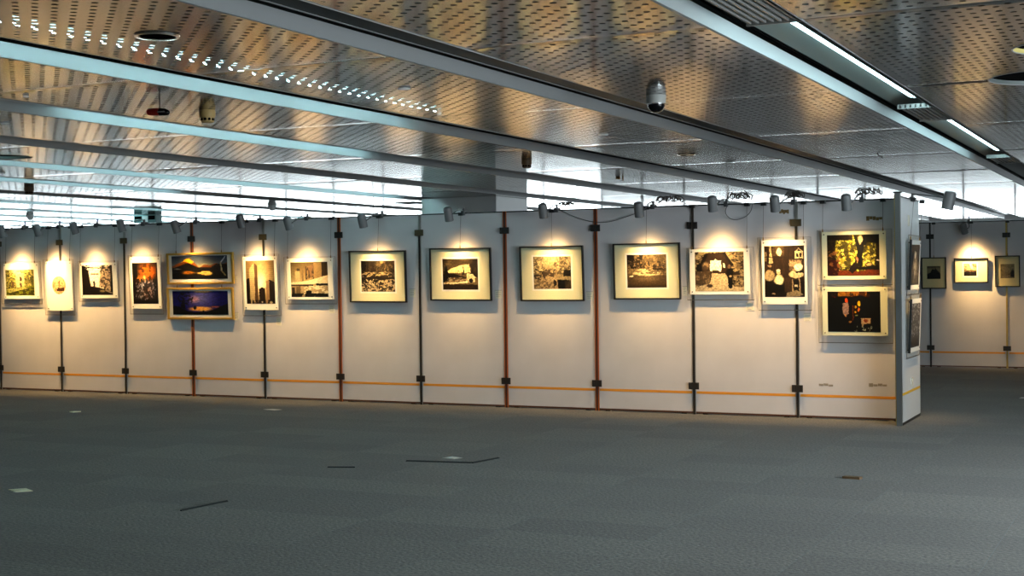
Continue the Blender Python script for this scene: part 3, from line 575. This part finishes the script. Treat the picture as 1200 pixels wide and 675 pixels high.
def picture(kind,label,frame,ph,fn,outer=None,wires=(),below=None,y=None,oval=False,matm=None,tilt=TILT,top=2.44,roll=0):
    y=D1 if y is None else y
    x0,x1,z0,z1=frame; cx=(x0+x1)/2; w=x1-x0; h=z1-z0
    name={'mount':'acrylic_mounted_photo','black':'framed_picture','gold':'framed_panorama'}[kind]
    dep={'mount':.014,'black':.035,'gold':.03}[kind]
    t=thing(name,label,'picture',(cx,y-.012-(.01 if kind=='mount' else 0),z0),(tilt,roll,0))
    # local: x across, z up from bottom edge, -y towards the viewer
    pw=ph[1]-ph[0]; phh=ph[3]-ph[2]; pcx=(ph[0]+ph[1])/2-cx; pcz=(ph[2]+ph[3])/2-z0
    if kind=='mount':
        ox0,ox1,oz0,oz1=outer; a0=ox0-cx;a1=ox1-cx;c0=oz0-z0;c1=oz1-z0
        MB().box(a0,a1,-.004,0,c0,c1).build('acrylic_sheet',M_ACR,t)
        e=MB(); r=.0035
        e.box(a0,a1,-.006,.002,c0-r*1.5,c0+r*.8); e.box(a0,a1,-.0045,.0005,c1-r*.3,c1+r*.3); e.box(a0-r*.3,a0+r*.3,-.0045,.0005,c0,c1); e.box(a1-r*.3,a1+r*.3,-.0045,.0005,c0,c1)
        e.build('sheet_edge',M_ACRE,t)
        MB().box(-w/2,w/2,-.014,-.005,0,h).build('mount_board',matm or M_MATW,t)
        for sx in (-1,1):
            for zz in (.03,h-.03):
                b=MB(); b.tube([(sx*(w/2-.025),.012,zz),(sx*(w/2-.025),-.02,zz)],.0075,n=10); b.build('bolt',M_BOLT,t)
        print_mesh(t,fn,pcx,pcz,pw,phh,-.0155,oval)
    else:
        fw=.018 if kind=='black' else .03
        fm=M_FRAMEB if kind=='black' else M_GOLD
        b=MB(); b.box(-w/2,-w/2+fw,-dep,.002,0,h); b.box(w/2-fw,w/2,-dep,.002,0,h); b.box(-w/2+fw,w/2-fw,-dep,.002,0,fw); b.box(-w/2+fw,w/2-fw,-dep,.002,h-fw,h)
        b.build('frame',fm,t,bevel=.003)
        MB().box(-w/2+fw*.6,w/2-fw*.6,-.012,0,fw*.6,h-fw*.6).build('mat_board',matm or M_MAT,t)
        if kind=='black':
            b=MB(); g=.022; b.box(pcx-pw/2-g,pcx+pw/2+g,-.0135,-.012,pcz-phh/2-g,pcz+phh/2+g); b.build('inner_mat',M_MATW if matm is None else matm,t)
        print_mesh(t,fn,pcx,pcz,pw,phh,-.0145)
        MB().box(-w/2+fw,w/2-fw,-.024,-.0225,fw,h-fw).build('glass',M_GLASS,t)
    for (wx,clip,ztop) in wires:
        yy=-.006; lx=wx-cx
        # undo tilt for the rail end of the wire
        zt=ztop-z0; c,s=math.cos(-tilt),math.sin(-tilt); yr=.012-.02
        ly=c*yr-s*zt; lz=s*yr+c*zt
        wire(t,lx,h,lz,yy,ly,clip)
    return t
R=2.43
picture('mount','square acrylic mounted photo of a sunlit garden ruin, leftmost in the row',(-15.965,-15.265,1.37,1.905),(-15.927,-15.354,1.423,1.809),ph_garden,(-16.039,-15.23,1.298,1.931),[(-15.34,True,R),(-15.92,True,R)])
picture('mount','tall white mount with a small oval vignette photo',(-15.11,-14.606,1.197,1.926),(-14.992,-14.733,1.439,1.706),ph_oval,(-15.164,-14.581,1.134,1.951),[(-15.08,True,R),(-14.643,True,R)],oval=True)
picture('mount','acrylic mounted photo of a dark alley opening on a bright courtyard',(-14.452,-13.761,1.38,1.893),(-14.416,-13.842,1.426,1.857),ph_alley,(-14.497,-13.74,1.334,1.915),[(-14.45,True,R),(-13.80,True,R)])
picture('mount','tall acrylic mounted photo of a golden and blue grey cave',(-13.498,-12.959,1.225,1.963),(-13.464,-13.01,1.296,1.881),ph_cave,(-13.543,-12.939,1.15,1.987),[(-13.48,True,R),(-12.99,True,R)])
picture('gold','gold framed panorama of golden mountains over a lake, upper of the pair',(-12.849,-11.694,1.568,2.007),(-12.768,-11.802,1.64,1.964),ph_mountain,None,[(-12.69,True,R),(-11.90,True,R)],matm=M_MATW)
picture('gold','gold framed panorama of a violet blue dusk sky, lower of the pair',(-12.852,-11.702,1.077,1.524),(-12.761,-11.799,1.141,1.473),ph_twilight,None,[(-12.68,False,1.575),(-11.90,False,1.575)],matm=M_MATW)
picture('mount','tall acrylic mounted sepia photo of skyscrapers against a glowing sky',(-11.518,-10.962,1.21,1.938),(-11.475,-11.004,1.295,1.883),ph_towers,(-11.553,-10.925,1.132,1.966),[(-11.487,True,R),(-11.0,True,R)])
picture('mount','acrylic mounted sepia photo of city buildings reflected in water',(-10.804,-10.071,1.354,1.9),(-10.741,-10.15,1.385,1.851),ph_skyline,(-10.852,-10.035,1.293,1.919),[(-10.79,True,R),(-10.10,True,R)])
picture('black','black framed picture of a rocky forest stream, leftmost of the four black frames',(-9.815,-8.958,1.31,1.985),(-9.638,-9.129,1.45,1.852),ph_stream,None,[(-9.381,True,R)],roll=math.radians(.5))
picture('black','black framed picture of a snowy river bank with dark firs',(-8.605,-7.732,1.33,1.997),(-8.423,-7.921,1.47,1.859),ph_snow,None,[(-8.169,True,R)],roll=math.radians(.4))
picture('black','black framed picture of pale trees beside a dark boulder',(-7.328,-6.48,1.323,1.997),(-7.149,-6.648,1.472,1.868),ph_trees,None,[(-6.903,True,R)])
picture('black','black framed picture of a smooth lake below a brushy bank, rightmost large black frame',(-6.093,-5.253,1.34,2.007),(-5.921,-5.427,1.481,1.871),ph_lake,None,[(-5.674,True,R)])
picture('mount','acrylic mounted sepia photo of a person in black before a stone arch',(-5.137,-4.424,1.397,1.921),(-5.074,-4.491,1.433,1.889),ph_arch,(-5.179,-4.377,1.333,1.937),[(-5.11,True,R),(-4.454,True,R)])
picture('mount','tall acrylic mounted sepia photo of a seated white haired figure indoors',(-4.278,-3.765,1.283,2.009),(-4.249,-3.792,1.365,1.944),ph_seated,(-4.328,-3.717,1.215,2.038),[(-4.26,True,R),(-3.80,True,R)])
picture('mount','acrylic mounted colour photo of a dark tree against green leaves, upper of two',(-3.595,-2.893,1.557,2.087),(-3.536,-2.965,1.598,2.051),ph_tree,(-3.649,-2.832,1.496,2.106),[(-3.585,True,R),(-2.925,True,R)],matm=M_MAT)
picture('mount','acrylic mounted dark night photo of figures in lamplight, lower of two',(-3.595,-2.882,.934,1.476),(-3.536,-2.959,.975,1.424),ph_night,(-3.644,-2.833,.854,1.47),[(-3.58,False,1.55),(-2.93,False,1.55)],matm=M_MAT)
# far row
picture('black','small upright black framed picture of a black crag, left of the far three',(-3.938,-3.534,1.32,1.851),(-3.848,-3.628,1.487,1.703),ph_hill,None,[(-3.735,True,R)],y=DB,matm=M_MATY)
picture('black','small wide black framed picture, brightly lit, middle of the far three',(-3.409,-2.862,1.415,1.829),(-3.253,-3.049,1.531,1.738),ph_cloud,None,[(-3.13,True,R)],y=DB)
picture('black','small upright black framed picture of a misty scene, right of the far three',(-2.759,-2.367,1.344,1.862),(-2.674,-2.456,1.489,1.723),ph_mist,None,[(-2.56,True,R)],y=DB,matm=M_MATY)
# two prints on the end panel (facing right)
def end_picture(label,y0,y1,z0,z1,fn,hang):
    t=thing('acrylic_mounted_photo',label,'picture',(EX+.022,(y0+y1)/2,z0),(TILT,0,PI/2)); w=y1-y0; h=z1-z0
    MB().box(-w/2-.06,w/2+.06,-.004,0,-.06,h+.05).build('acrylic_sheet',M_ACR,t)
    e=MB(); r=.003; a0,a1,c0,c1=-w/2-.06,w/2+.06,-.06,h+.05
    e.box(a0,a1,-.0045,.0005,c0-r,c0+r); e.box(a0,a1,-.0045,.0005,c1-r,c1+r); e.box(a0-r,a0+r,-.0045,.0005,c0,c1); e.box(a1-r,a1+r,-.0045,.0005,c0,c1); e.build('sheet_edge',M_ACRE,t)
    MB().box(-w/2,w/2,-.014,-.005,0,h).build('mount_board',M_MATW,t)
    for sx in (-1,1):
        for zz in (.03,h-.03):
            b=MB(); b.tube([(sx*(w/2-.025),.012,zz),(sx*(w/2-.025),-.02,zz)],.0075,n=10); b.build('bolt',M_BOLT,t)
    print_mesh(t,fn,0,h/2,w-.12,h-.1,-.0155)
    b=MB(); b.box(-w/2-.012,-w/2,-.03,-.005,0,h); b.build('side_spacer',M_RAIL,t)
    for sx in (-1,1): wire(t,sx*(w/2-.04),h,hang-z0,-.006,-.006-TILT*(hang-z0-h)+.03*0,hang>2.3)
end_picture('greyscale mounted photo of a pale draped figure on the end panel, upper of two',15.16,15.80,1.44,1.98,ph_white,2.42)
end_picture('greyscale mounted photo of white grasses on the end panel, lower of two',15.13,15.80,.76,1.34,ph_reeds,1.40)

# caption cards
cards=[(-11.734,-11.662,1.575,1.685,'caption card right of the upper gold framed panorama'),(-11.743,-11.649,1.064,1.176,'caption card right of the lower gold framed panorama'),
 (-11.02,-10.94,1.0,1.10,'caption card below the skyscraper photo'),(-10.169,-10.082,1.167,1.272,'caption card below the wide city buildings photo'),
 (-8.934,-8.846,1.375,1.481,'caption card right of the rocky stream picture'),(-7.70,-7.61,1.354,1.46,'caption card right of the snowy river bank picture'),
 (-6.467,-6.38,1.333,1.436,'caption card right of the pale trees picture'),(-5.246,-5.19,1.38,1.492,'caption card right of the smooth lake picture'),
 (-4.486,-4.391,1.21,1.30,'caption card below the stone arch photo'),(-3.816,-3.734,1.09,1.18,'caption card below the seated figure photo'),
 (-2.80,-2.745,1.532,1.625,'caption card right of the dark tree photo'),(-2.80,-2.745,.893,.996,'caption card right of the dark night photo')]
for (a,b_,c,d,lb) in cards:
    o=MB().box(a,b_,D1-.003,D1-.0002,c,d).build('caption_card',M_CARD); tag(o,lb,'caption card','caption cards')
    k=MB(); hh=(d-c)
    k.box(a,b_,D1-.004,D1-.003,d-.004,d)
    for i in range(4): k.box(a+.012,b_-.012-.012*(i%2),D1-.0036,D1-.003,d-.025-i*.018,d-.022-i*.018)
    k.build('print_lines',M_INK,o)

# ------------------------------------------------------------------ spot lamps clipped to the panels
def beam(L):
    '''soft bell-shaped beam, as a reflector bulb gives'''
    L.use_nodes=True; nt=L.node_tree; em=[n for n in nt.nodes if n.type=='EMISSION'][0]; M=NM(nt); _=M._
    tc=nt.nodes.new('ShaderNodeTexCoord'); sp=nt.nodes.new('ShaderNodeSeparateXYZ'); nt.links.new(tc.outputs['Normal'],sp.inputs[0])
    x,y,z=sp.outputs
    t2=_('DIVIDE',_('ADD',_('MULTIPLY',x,x),_('MULTIPLY',y,y)),_('MAXIMUM',_('MULTIPLY',z,z),.001))
    g=_('EXPONENT',_('MULTIPLY',t2,-5.2))
    nt.links.new(_('ADD',_('MULTIPLY',g,1.0),_('MULTIPLY',_('EXPONENT',_('MULTIPLY',t2,-.7)),.035)),em.inputs['Strength'])
def build_lamp(label,x,y,z,cx,cy,aim,power=1.0,r=.055,length=.165,blue=False,parent=None,group='spot lamps clipped to the panels',spot=150,messy=False):
    """lamp body at (x,y,z), clamp on the rail at (cx,cy)"""
    t=thing('spot_lamp',label,'spot lamp',(cx,cy,2.44),group=group)
    o=Vector((x-cx,y-cy,z-2.44)); a=(Vector(aim)-Vector((x,y,z))).normalized()
    top=o-a*length*.5; bot=o+a*length*.5
    m=MB(); m.tube([top-a*.012,top,top+a*.02,o,bot],[r*.55,r*.92,r,r,r],n=20,cap=False); m.tube([top-a*.012,top-a*.0119],[r*.55,.001],n=20); m.build('lamp_body',M_LAMP,t,True)
    m=MB(); m.tube([bot,bot-a*.03,bot-a*.05],[r*.98,r*.75,r*.3],n=20); m.build('reflector',M_CHROME,t,True)
    m=MB(); m.tube([bot-a*.028,bot-a*.018],[.016,.012],n=12); m.build('bulb',M_BULB,t,True)
    m=MB(); j=o+Vector((r+.012,0,.01)) if (cx>=x-.2) else o
    d=Vector((0,0,.06))
    m.tube([o+Vector((r*.9,0,0)),j,j+Vector((.01,.06,.03)),Vector((0,0,0))*.5+(j)*.5+Vector((0,0,.045)),Vector((0,-.02,.055)),Vector((0,0,.02))],.007,n=8)
    m.build('arm',M_LAMPD,t,True)
    m=MB(); m.box(-.022,.022,-.035,.035+.035,-.035,.022); m.tube([(0,.017,.02),(0,.017,.06)],.012,n=10); m.build('clamp',M_LAMPD,t)
    if blue: m=MB(); m.tube([(0,.017,.05),(0,.017,.085)],.014,n=10); m.build('clamp_grip',M_BLUE,t)
    L=bpy.data.lights.new('lamp_light','SPOT'); L.energy=power; L.color=(1.0,.635,.235); L.spot_size=math.radians(spot); L.spot_blend=1.0; L.shadow_soft_size=.03; beam(L)
    lo=bpy.data.objects.new('lamp_light',L); COL.objects.link(lo); lo.parent=t; lo.location=bot+a*.012
    lo.rotation_euler=a.to_track_quat('-Z','Y').to_euler()
    return t
LS=[(-15.663,2.369,-15.586,'leftmost, cut by the photo edge'),(-14.96,2.374,-14.892,'above the oval photo'),(-14.257,2.387,-14.169,'above the dark alley photo'),
 (-13.389,2.399,-13.296,'above the golden cave photo'),(-12.422,2.359,-12.367,'above the two gold framed panoramas'),(-11.321,2.407,-11.276,'above the skyscraper photo'),
 (-10.553,2.359,-10.502,'above the city buildings photo'),(-9.408,2.359,-9.338,'above the rocky stream picture'),(-8.155,2.406,-8.133,'above the snowy river bank picture'),
 (-6.864,2.409,-6.849,'above the pale trees picture'),(-5.644,2.385,-5.602,'above the smooth lake picture'),(-4.758,2.423,-4.706,'above the stone arch photo'),
 (-4.039,2.40,-3.92,'above the seated figure photo'),(-3.252,2.39,-3.159,'above the dark tree photo')]
PW=165
for i,(x,z,cx,lb) in enumerate(LS):
    tx={0:-15.60,1:-14.86,2:-14.12,3:-13.25,4:-12.28,5:-11.24,6:-10.44,7:-9.36,8:-8.15,9:-6.88,10:-5.66,11:-4.78,12:-4.03,13:-3.24}[i]
    pw=PW*(1.35 if i in (0,1) else (.75 if i==4 else 1))
    build_lamp('grey spot lamp clipped to the panel top %s'%lb,x,D1-.36,z,cx,D1,(tx,D1,1.26 if i not in (13,) else 1.12),power=pw,blue=i in (0,1,2))
# lamp on the end panel and on the far row
build_lamp('grey spot lamp sticking out right of the end panel',EX+.40,15.55,2.40,EX-.005,15.62,(EX+.04,15.6,.8),power=PW*.55,r=.066,length=.19,group=None,spot=58)
build_lamp('small grey spot lamp above the middle far picture',-3.20,DB-.36,2.31,-3.17,DB,(-3.05,DB,1.5),power=PW*1.15,blue=True,group=None)
for k,xx in enumerate([-5.6,-8.2,-10.2,-11.4,-12.9,-14.1,-16.3,-18.0,-19.6,-20.8,-22.4,-24.0,-25.6,-1.6,-.3]):
    build_lamp('grey spot lamp on the hidden part of the far panel row',xx,DB-.36,2.36,xx+.05,DB,(xx+.05,DB,1.5),power=PW*1.6,group='spot lamps of the hidden far panels')

# cable bundles lying on the rail
def cable(label,x0,x1,seed,n=26,amp=.07,y=None):
    r=random.Random(seed); y=D1 if y is None else y; b=MB()
    for s in range(3):
        pts=[]
        for i in range(n):
            t=i/(n-1); pts.append((x0+(x1-x0)*t+.03*math.sin(9*t*PI+s)+r.uniform(-.015,.015), y+.015-.03*s+.03*math.sin(7*t*PI+s*2), 2.455+.02+amp*abs(math.sin((3+s)*t*PI+s))*r.uniform(.6,1)))
        # smooth
        q=[]
        for i in range(len(pts)-1):
            a=Vector(pts[i]); c=Vector(pts[i+1]); q+= [a,(a+c)/2]
        q.append(Vector(pts[-1]))
        for it in range(2): q=[q[0]]+[(q[i-1]+q[i]*2+q[i+1])/4 for i in range(1,len(q)-1)]+[q[-1]]
        b.tube(q,.006,n=6)
    o=b.build('cable_bundle',M_CABLE,None,True); tag(o,label,'cable','cable bundles on the panel rail'); return o
cable('tangled black cable bundle on the rail right of the lake lamp',-5.54,-5.25,1,amp=.10)
cable('tangled cable bundle on the rail right of the stone arch lamp',-4.66,-4.42,2,amp=.11)
cable('tangled cable bundle on the rail above the seated figure photo',-4.0,-3.82,3,amp=.10)
cable('tangled cable bundle on the rail above the dark tree photo',-3.22,-2.95,4,amp=.10)
cable('short cable coil on the rail above the pale trees picture',-6.80,-6.62,5,amp=.06)
def loop(label,pts,m=M_CABLE,r=.004):
    q=[Vector(p) for p in pts]
    for it in range(3):
        n=[q[0]]
        for i in range(len(q)-1): n+=[q[i]*.75+q[i+1]*.25,q[i]*.25+q[i+1]*.75]
        q=n+[q[-1]]
    o=MB().tube(q,r,n=6).build('loose_cable',m,None,True); tag(o,label,'cable'); return o
loop('thin cable sagging below the rail between third and fourth black frames',[(-6.80,D1-.008,2.43),(-6.5,D1-.03,2.30),(-6.2,D1-.03,2.25),(-5.9,D1-.03,2.33),(-5.6,D1-.008,2.43)])
loop('brown cable loop hanging below the rail near the stone arch lamp',[(-4.68,D1-.02,2.44),(-4.72,D1-.04,2.33),(-4.62,D1-.04,2.24),(-4.48,D1-.04,2.27),(-4.40,D1-.04,2.34),(-4.39,D1-.02,2.44)],M_CABLE)

# ------------------------------------------------------------------ things on the ceiling
t=thing('dome_camera','white security dome camera with dark glass hanging from the ceiling','security camera',(-4.22,11.67,ZC))
MB().lathe([(.001,0),(.088,0),(.09,-.012),(.086,-.075),(.078,-.082)],n=32).build('housing',mat('camera_housing',(.42,.42,.40),.5),t,True)
MB().lathe([(.080,-.080),(.078,-.10),(.066,-.128),(.045,-.148),(.02,-.157),(.001,-.158)],n=32).build('dome_glass',M_DOME,t,True)
b=MB().lathe([(.084,-.078),(.084,-.086),(.079,-.088),(.079,-.078)],n=32).build('chrome_ring',M_CHROME,t,True)
def detector(label,x,y,s=1,dark=False):
    t=thing('ceiling_detector',label,'detector',(x,y,ZC),group='beige ceiling detectors')
    m=M_BEIGED if dark else M_BEIGE
    MB().lathe([(.001,0),(.062*s,0),(.066*s,-.01),(.066*s,-.05*s),(.058*s,-.062*s)],n=24).build('base',m,t,True)
    MB().lathe([(.056*s,-.06*s),(.052*s,-.095*s),(.044*s,-.102*s),(.001,-.104*s)],n=24).build('head',m,t,True)
    for k in range(10):
        a=2*PI*k/10; q=MB(); c,sn=math.cos(a),math.sin(a); q.tube([(c*.050*s,sn*.050*s,-.078*s),(c*.0565*s,sn*.0565*s,-.078*s)],.012*s,n=10); q.build('vent_hole',M_BLACK,t)
detector('yellow beige ceiling detector with dark vents right of the red device',-8.285,10.476,1.15)
detector('small brown ceiling detector just right of the pale pillar',-8.222,17.412,1.1,True)
detector('brown ceiling detector at far left below the cyan channels',-17.789,17.639,1.25,True)
def white_detector(label,x,y):
    t=thing('smoke_detector',label,'smoke detector',(x,y,ZC))
    MB().lathe([(.001,0),(.10,0),(.10,-.03),(.075,-.06),(.06,-.11),(.035,-.13),(.001,-.13)],n=20).build('body',M_WHITE,t,True)
white_detector('white funnel shaped ceiling fitting in the glare at far left',-25.6,25.4)
white_detector('white funnel shaped ceiling fitting in the glare above the skyscraper lamp',-18.15,25.17)
# red and black hanging device
t=thing('hanging_alarm_device','red and black flattened device hanging from the ceiling by a short rod','alarm device',(-8.16,9.65,ZC))
MB().tube([(0,0,0),(0,0,-.085)],.006,n=8).build('rod',M_CLIP,t)
b=MB(); b.tube([(-.13,-.02,-.105),(-.115,-.018,-.105),(-.06,-.01,-.105),(.0,.0,-.107)],[.012,.028,.034,.034],n=16); b.build('red_shell',M_RED,t,True)
b=MB(); b.tube([(.0,.0,-.107),(.05,.01,-.112),(.085,.016,-.118),(.095,.018,-.118)],[.034,.032,.022,.008],n=16); b.build('black_end',M_DOME,t,True)
b=MB(); b.box(.0,.08,-.036,-.028,-.118,-.106); b.build('metal_strip',M_CHROME,t)
# small round fittings flush in the ceiling
def downlight(label,x,y,r,ring=M_CHROME,inner=M_BLACK,dz=.0):
    t=thing('round_ceiling_fitting',label,'ceiling fitting',(x,y,ZC),group='small round ceiling fittings')
    MB().lathe([(r*.82,-.002),(r*.86,-.012),(r,-.010),(r+.004,0)],n=32).build('rim',ring,t,True)
    MB().lathe([(r*.83,-.004),(r*.5,-.0035),(.001,-.003)],n=32).build('opening',inner,t,True)
downlight('black round downlight with bright rim at upper left',-6.0,7.08,.145)
downlight("oval grey ceiling fitting with chrome rim above the lake picture",-6.01,17.82,.125,M_CHROME,M_GRILLE)
for (x,y,lb,r) in [(-5.90,10.08,'small oval cap in the ceiling above the gap between first two black frames',.06),(-5.932,14.63,'small pale slotted cap in the ceiling left of the dome camera',.06),(-6.0,19.75,'small flush cap in the ceiling above the stone arch lamp',.06),
    (-10.68,10.27,'small flush cap in the ceiling at the left edge near the second lit channel',.06),(-8.94,8.84,'small flush cap in the ceiling below the brightest channel',.03),(-15.68,15.01,'small flush cap at the left edge beside the large coffer',.06),(-17.83,27.5,'small flush cap in the white glare',.06)]:
    t=thing('ceiling_disc',lb,'sprinkler cap',(x,y,ZC)); MB().lathe([(.001,-.014),(r*.9,-.014),(r,-.010),(r,-.006),(r*.8,-.004),(r*.7,0)],n=20).build('disc',M_WHITE,t,True)
t=thing('sprinkler_head','tiny brass sprinkler head hanging above the lake picture','sprinkler',(-8.40,21.56,ZC)); b=MB(); b.tube([(0,0,0),(0,0,-.05)],.012,n=8); b.lathe([(.03,-.05),(.03,-.056),(.001,-.056)],n=12); b.box(-.12,-.05,-.02,.02,-.03,0); b.build('body',M_HOOK,t)
loop('thin curly wire dangling from the ceiling right of the dome camera',[(-3.08,12.72,ZC),(-3.03,12.76,ZC-.015),(-2.98,12.79,ZC-.03),(-3.0,12.80,ZC-.055),(-3.04,12.76,ZC-.06),(-3.02,12.74,ZC-.085),(-2.96,12.79,ZC-.09)],M_CABLEG,.003)
loop('short black wire stub poking from the ceiling below the lit right channel',[(-3.74,19.2,ZC),(-3.70,19.2,ZC-.04),(-3.66,19.2,ZC-.06)],M_CABLE,.008)
loop('thin vertical wire hanging from the ceiling above the rocky stream lamp',[(-16.02,25.97,ZC),(-16.02,25.97,ZC-.2),(-16.02,25.97,ZC-.42)],M_CABLE,.008)
# box fitting hanging in the glare
t=thing('ceiling_box_fitting','pale teal box fitting with two black openings in the glare above the cave photo','ceiling fitting',(-23.6,27.4,ZC))
b=MB(); b.box(-.36,.36,-.12,.12,-.20,0); b.build('casing',M_TEAL,t,bevel=.01)
b=MB(); b.box(-.33,-.10,-.125,-.119,-.10,-.03); b.box(.12,.33,-.125,-.119,-.12,-.02); b.build('opening',M_BLACK,t)
b=MB(); b.box(-.08,.10,-.13,-.119,-.19,-.03); b.build('front_plate',M_WHITE,t)

# ------------------------------------------------------------------ bits on the floor
def flat(name,label,cat,pts,m,z=.0,th=.003):
    b=MB(); b.poly_prism(pts,lambda p,t:(p[0],p[1],t),z+.0005,z+th); return tag(b.build(name,m),label,cat)
flat('paper_scrap','bright yellowish paper scrap on the carpet at the lower left edge','paper',[(-8.36,8.02),(-8.22,7.96),(-8.13,8.05),(-8.27,8.12)],M_PAPER,th=.006)
flat('paper_scrap','pale square paper scrap on the carpet below the snowy river picture','paper',[(-6.03,10.90),(-5.90,10.88),(-5.86,10.98),(-5.99,11.02)],M_PAPERG,th=.004)
flat('paper_scrap','small crumpled white paper on the carpet near the left end','paper',[(-12.47,12.98),(-12.40,12.97),(-12.36,13.06),(-12.44,13.04)],M_PAPER,th=.012)
flat('paper_scrap','dull flat paper strip on the carpet near the gold framed panoramas','paper',[(-10.33,14.08),(-10.13,14.03),(-10.09,14.14),(-10.27,14.17)],M_PAPERG)
t=MB().poly_prism([(-2.44,11.0),(-2.30,10.98),(-2.29,11.04),(-2.42,11.06)],lambda p,t:(p[0],p[1],t),.0005,.018).build('cardboard_scrap',mat('brown_card',(.16,.09,.04),.8)); tag(t,'brown cardboard scrap lying on the carpet at right','cardboard')
flat('paper_scrap','pale paper strip on the carpet before the far panels','paper',[(-1.86,18.55),(-1.64,18.50),(-1.63,18.60),(-1.84,18.66)],M_PAPERG)
def seam(label,a,b,w=.010):
    d=Vector((b[0]-a[0],b[1]-a[1],0)).normalized(); n=Vector((-d.y,d.x,0))*w
    o=MB().add([(a[0]-n.x,a[1]-n.y,.001),(b[0]-n.x,b[1]-n.y,.001),(b[0]+n.x,b[1]+n.y,.009),(a[0]+n.x,a[1]+n.y,.009),(a[0]-n.x,a[1]-n.y,.0),(b[0]-n.x,b[1]-n.y,0),(b[0]+n.x,b[1]+n.y,0),(a[0]+n.x,a[1]+n.y,0)],
       [(0,1,2,3),(4,7,6,5),(0,4,5,1),(1,5,6,2),(2,6,7,3),(3,7,4,0)]).build('lifted_carpet_edge',mat('carpet_backing',(.01,.01,.01),.9)); tag(o,label,'carpet edge')
seam('dark lifted carpet edge left of the pale square scrap',(-6.24,10.62),(-5.63,10.72),.012)
seam('short dark lifted carpet edge right of the pale square scrap',(-5.62,10.72),(-5.55,11.10),.010)
seam('dark diagonal lifted carpet edge at lower left',(-6.43,7.77),(-6.38,8.24),.006)
seam('short dark carpet gap in front of the lake picture',(-6.68,10.02),(-6.45,10.10),.006)

# ------------------------------------------------------------------ light
w=bpy.data.worlds.new('World'); SC.world=w; w.use_nodes=True
bg=w.node_tree.nodes['Background']; bg.inputs[0].default_value=(.92,.97,1.0,1); bg.inputs[1].default_value=10
def portal(loc,rot,sx,sy):
    L=bpy.data.lights.new('window_portal','AREA'); L.shape='RECTANGLE'; L.size=sx; L.size_y=sy; L.cycles.is_portal=True
    o=bpy.data.objects.new('window_portal',L); COL.objects.link(o); o.location=loc; o.rotation_euler=rot
portal(((XW-19.2)/2,YN+.2,2.45),(-PI/2,0,0),-19.2-XW,1.5)
portal(((XE-19.2)/2,YN+.2,2.86),(-PI/2,0,0),XE+19.2,.68)
for a,b_ in ((5,12),(32,38)): portal((XE+.2,(a+b_)/2,1.25),(0,PI/2,0),2.2,b_-a)

# ------------------------------------------------------------------ camera
yaw,pit,rol,hc,f=-0.45283162,-0.01098419,-0.01193440,1.67284,1610.959
fw=Vector((math.sin(yaw)*math.cos(pit),math.cos(yaw)*math.cos(pit),math.sin(pit))); rt=Vector((math.cos(yaw),-math.sin(yaw),0)); up=rt.cross(fw)
r2=rt*math.cos(rol)+up*math.sin(rol); u2=-rt*math.sin(rol)+up*math.cos(rol)
cam=bpy.data.cameras.new('camera'); co=bpy.data.objects.new('camera',cam); COL.objects.link(co)
m=Matrix((( r2.x,u2.x,-fw.x,0),(r2.y,u2.y,-fw.y,0),(r2.z,u2.z,-fw.z,hc),(0,0,0,1))); co.matrix_world=m
cam.sensor_width=36; cam.lens=f/1200*36; cam.clip_end=200
SC.camera=co
SC.view_settings.view_transform='Standard'; SC.view_settings.look='None'; SC.view_settings.gamma=1; SC.view_settings.exposure=0.75; SC.view_settings.use_curve_mapping=False
SC.cycles.max_bounces=8; SC.cycles.transparent_max_bounces=16
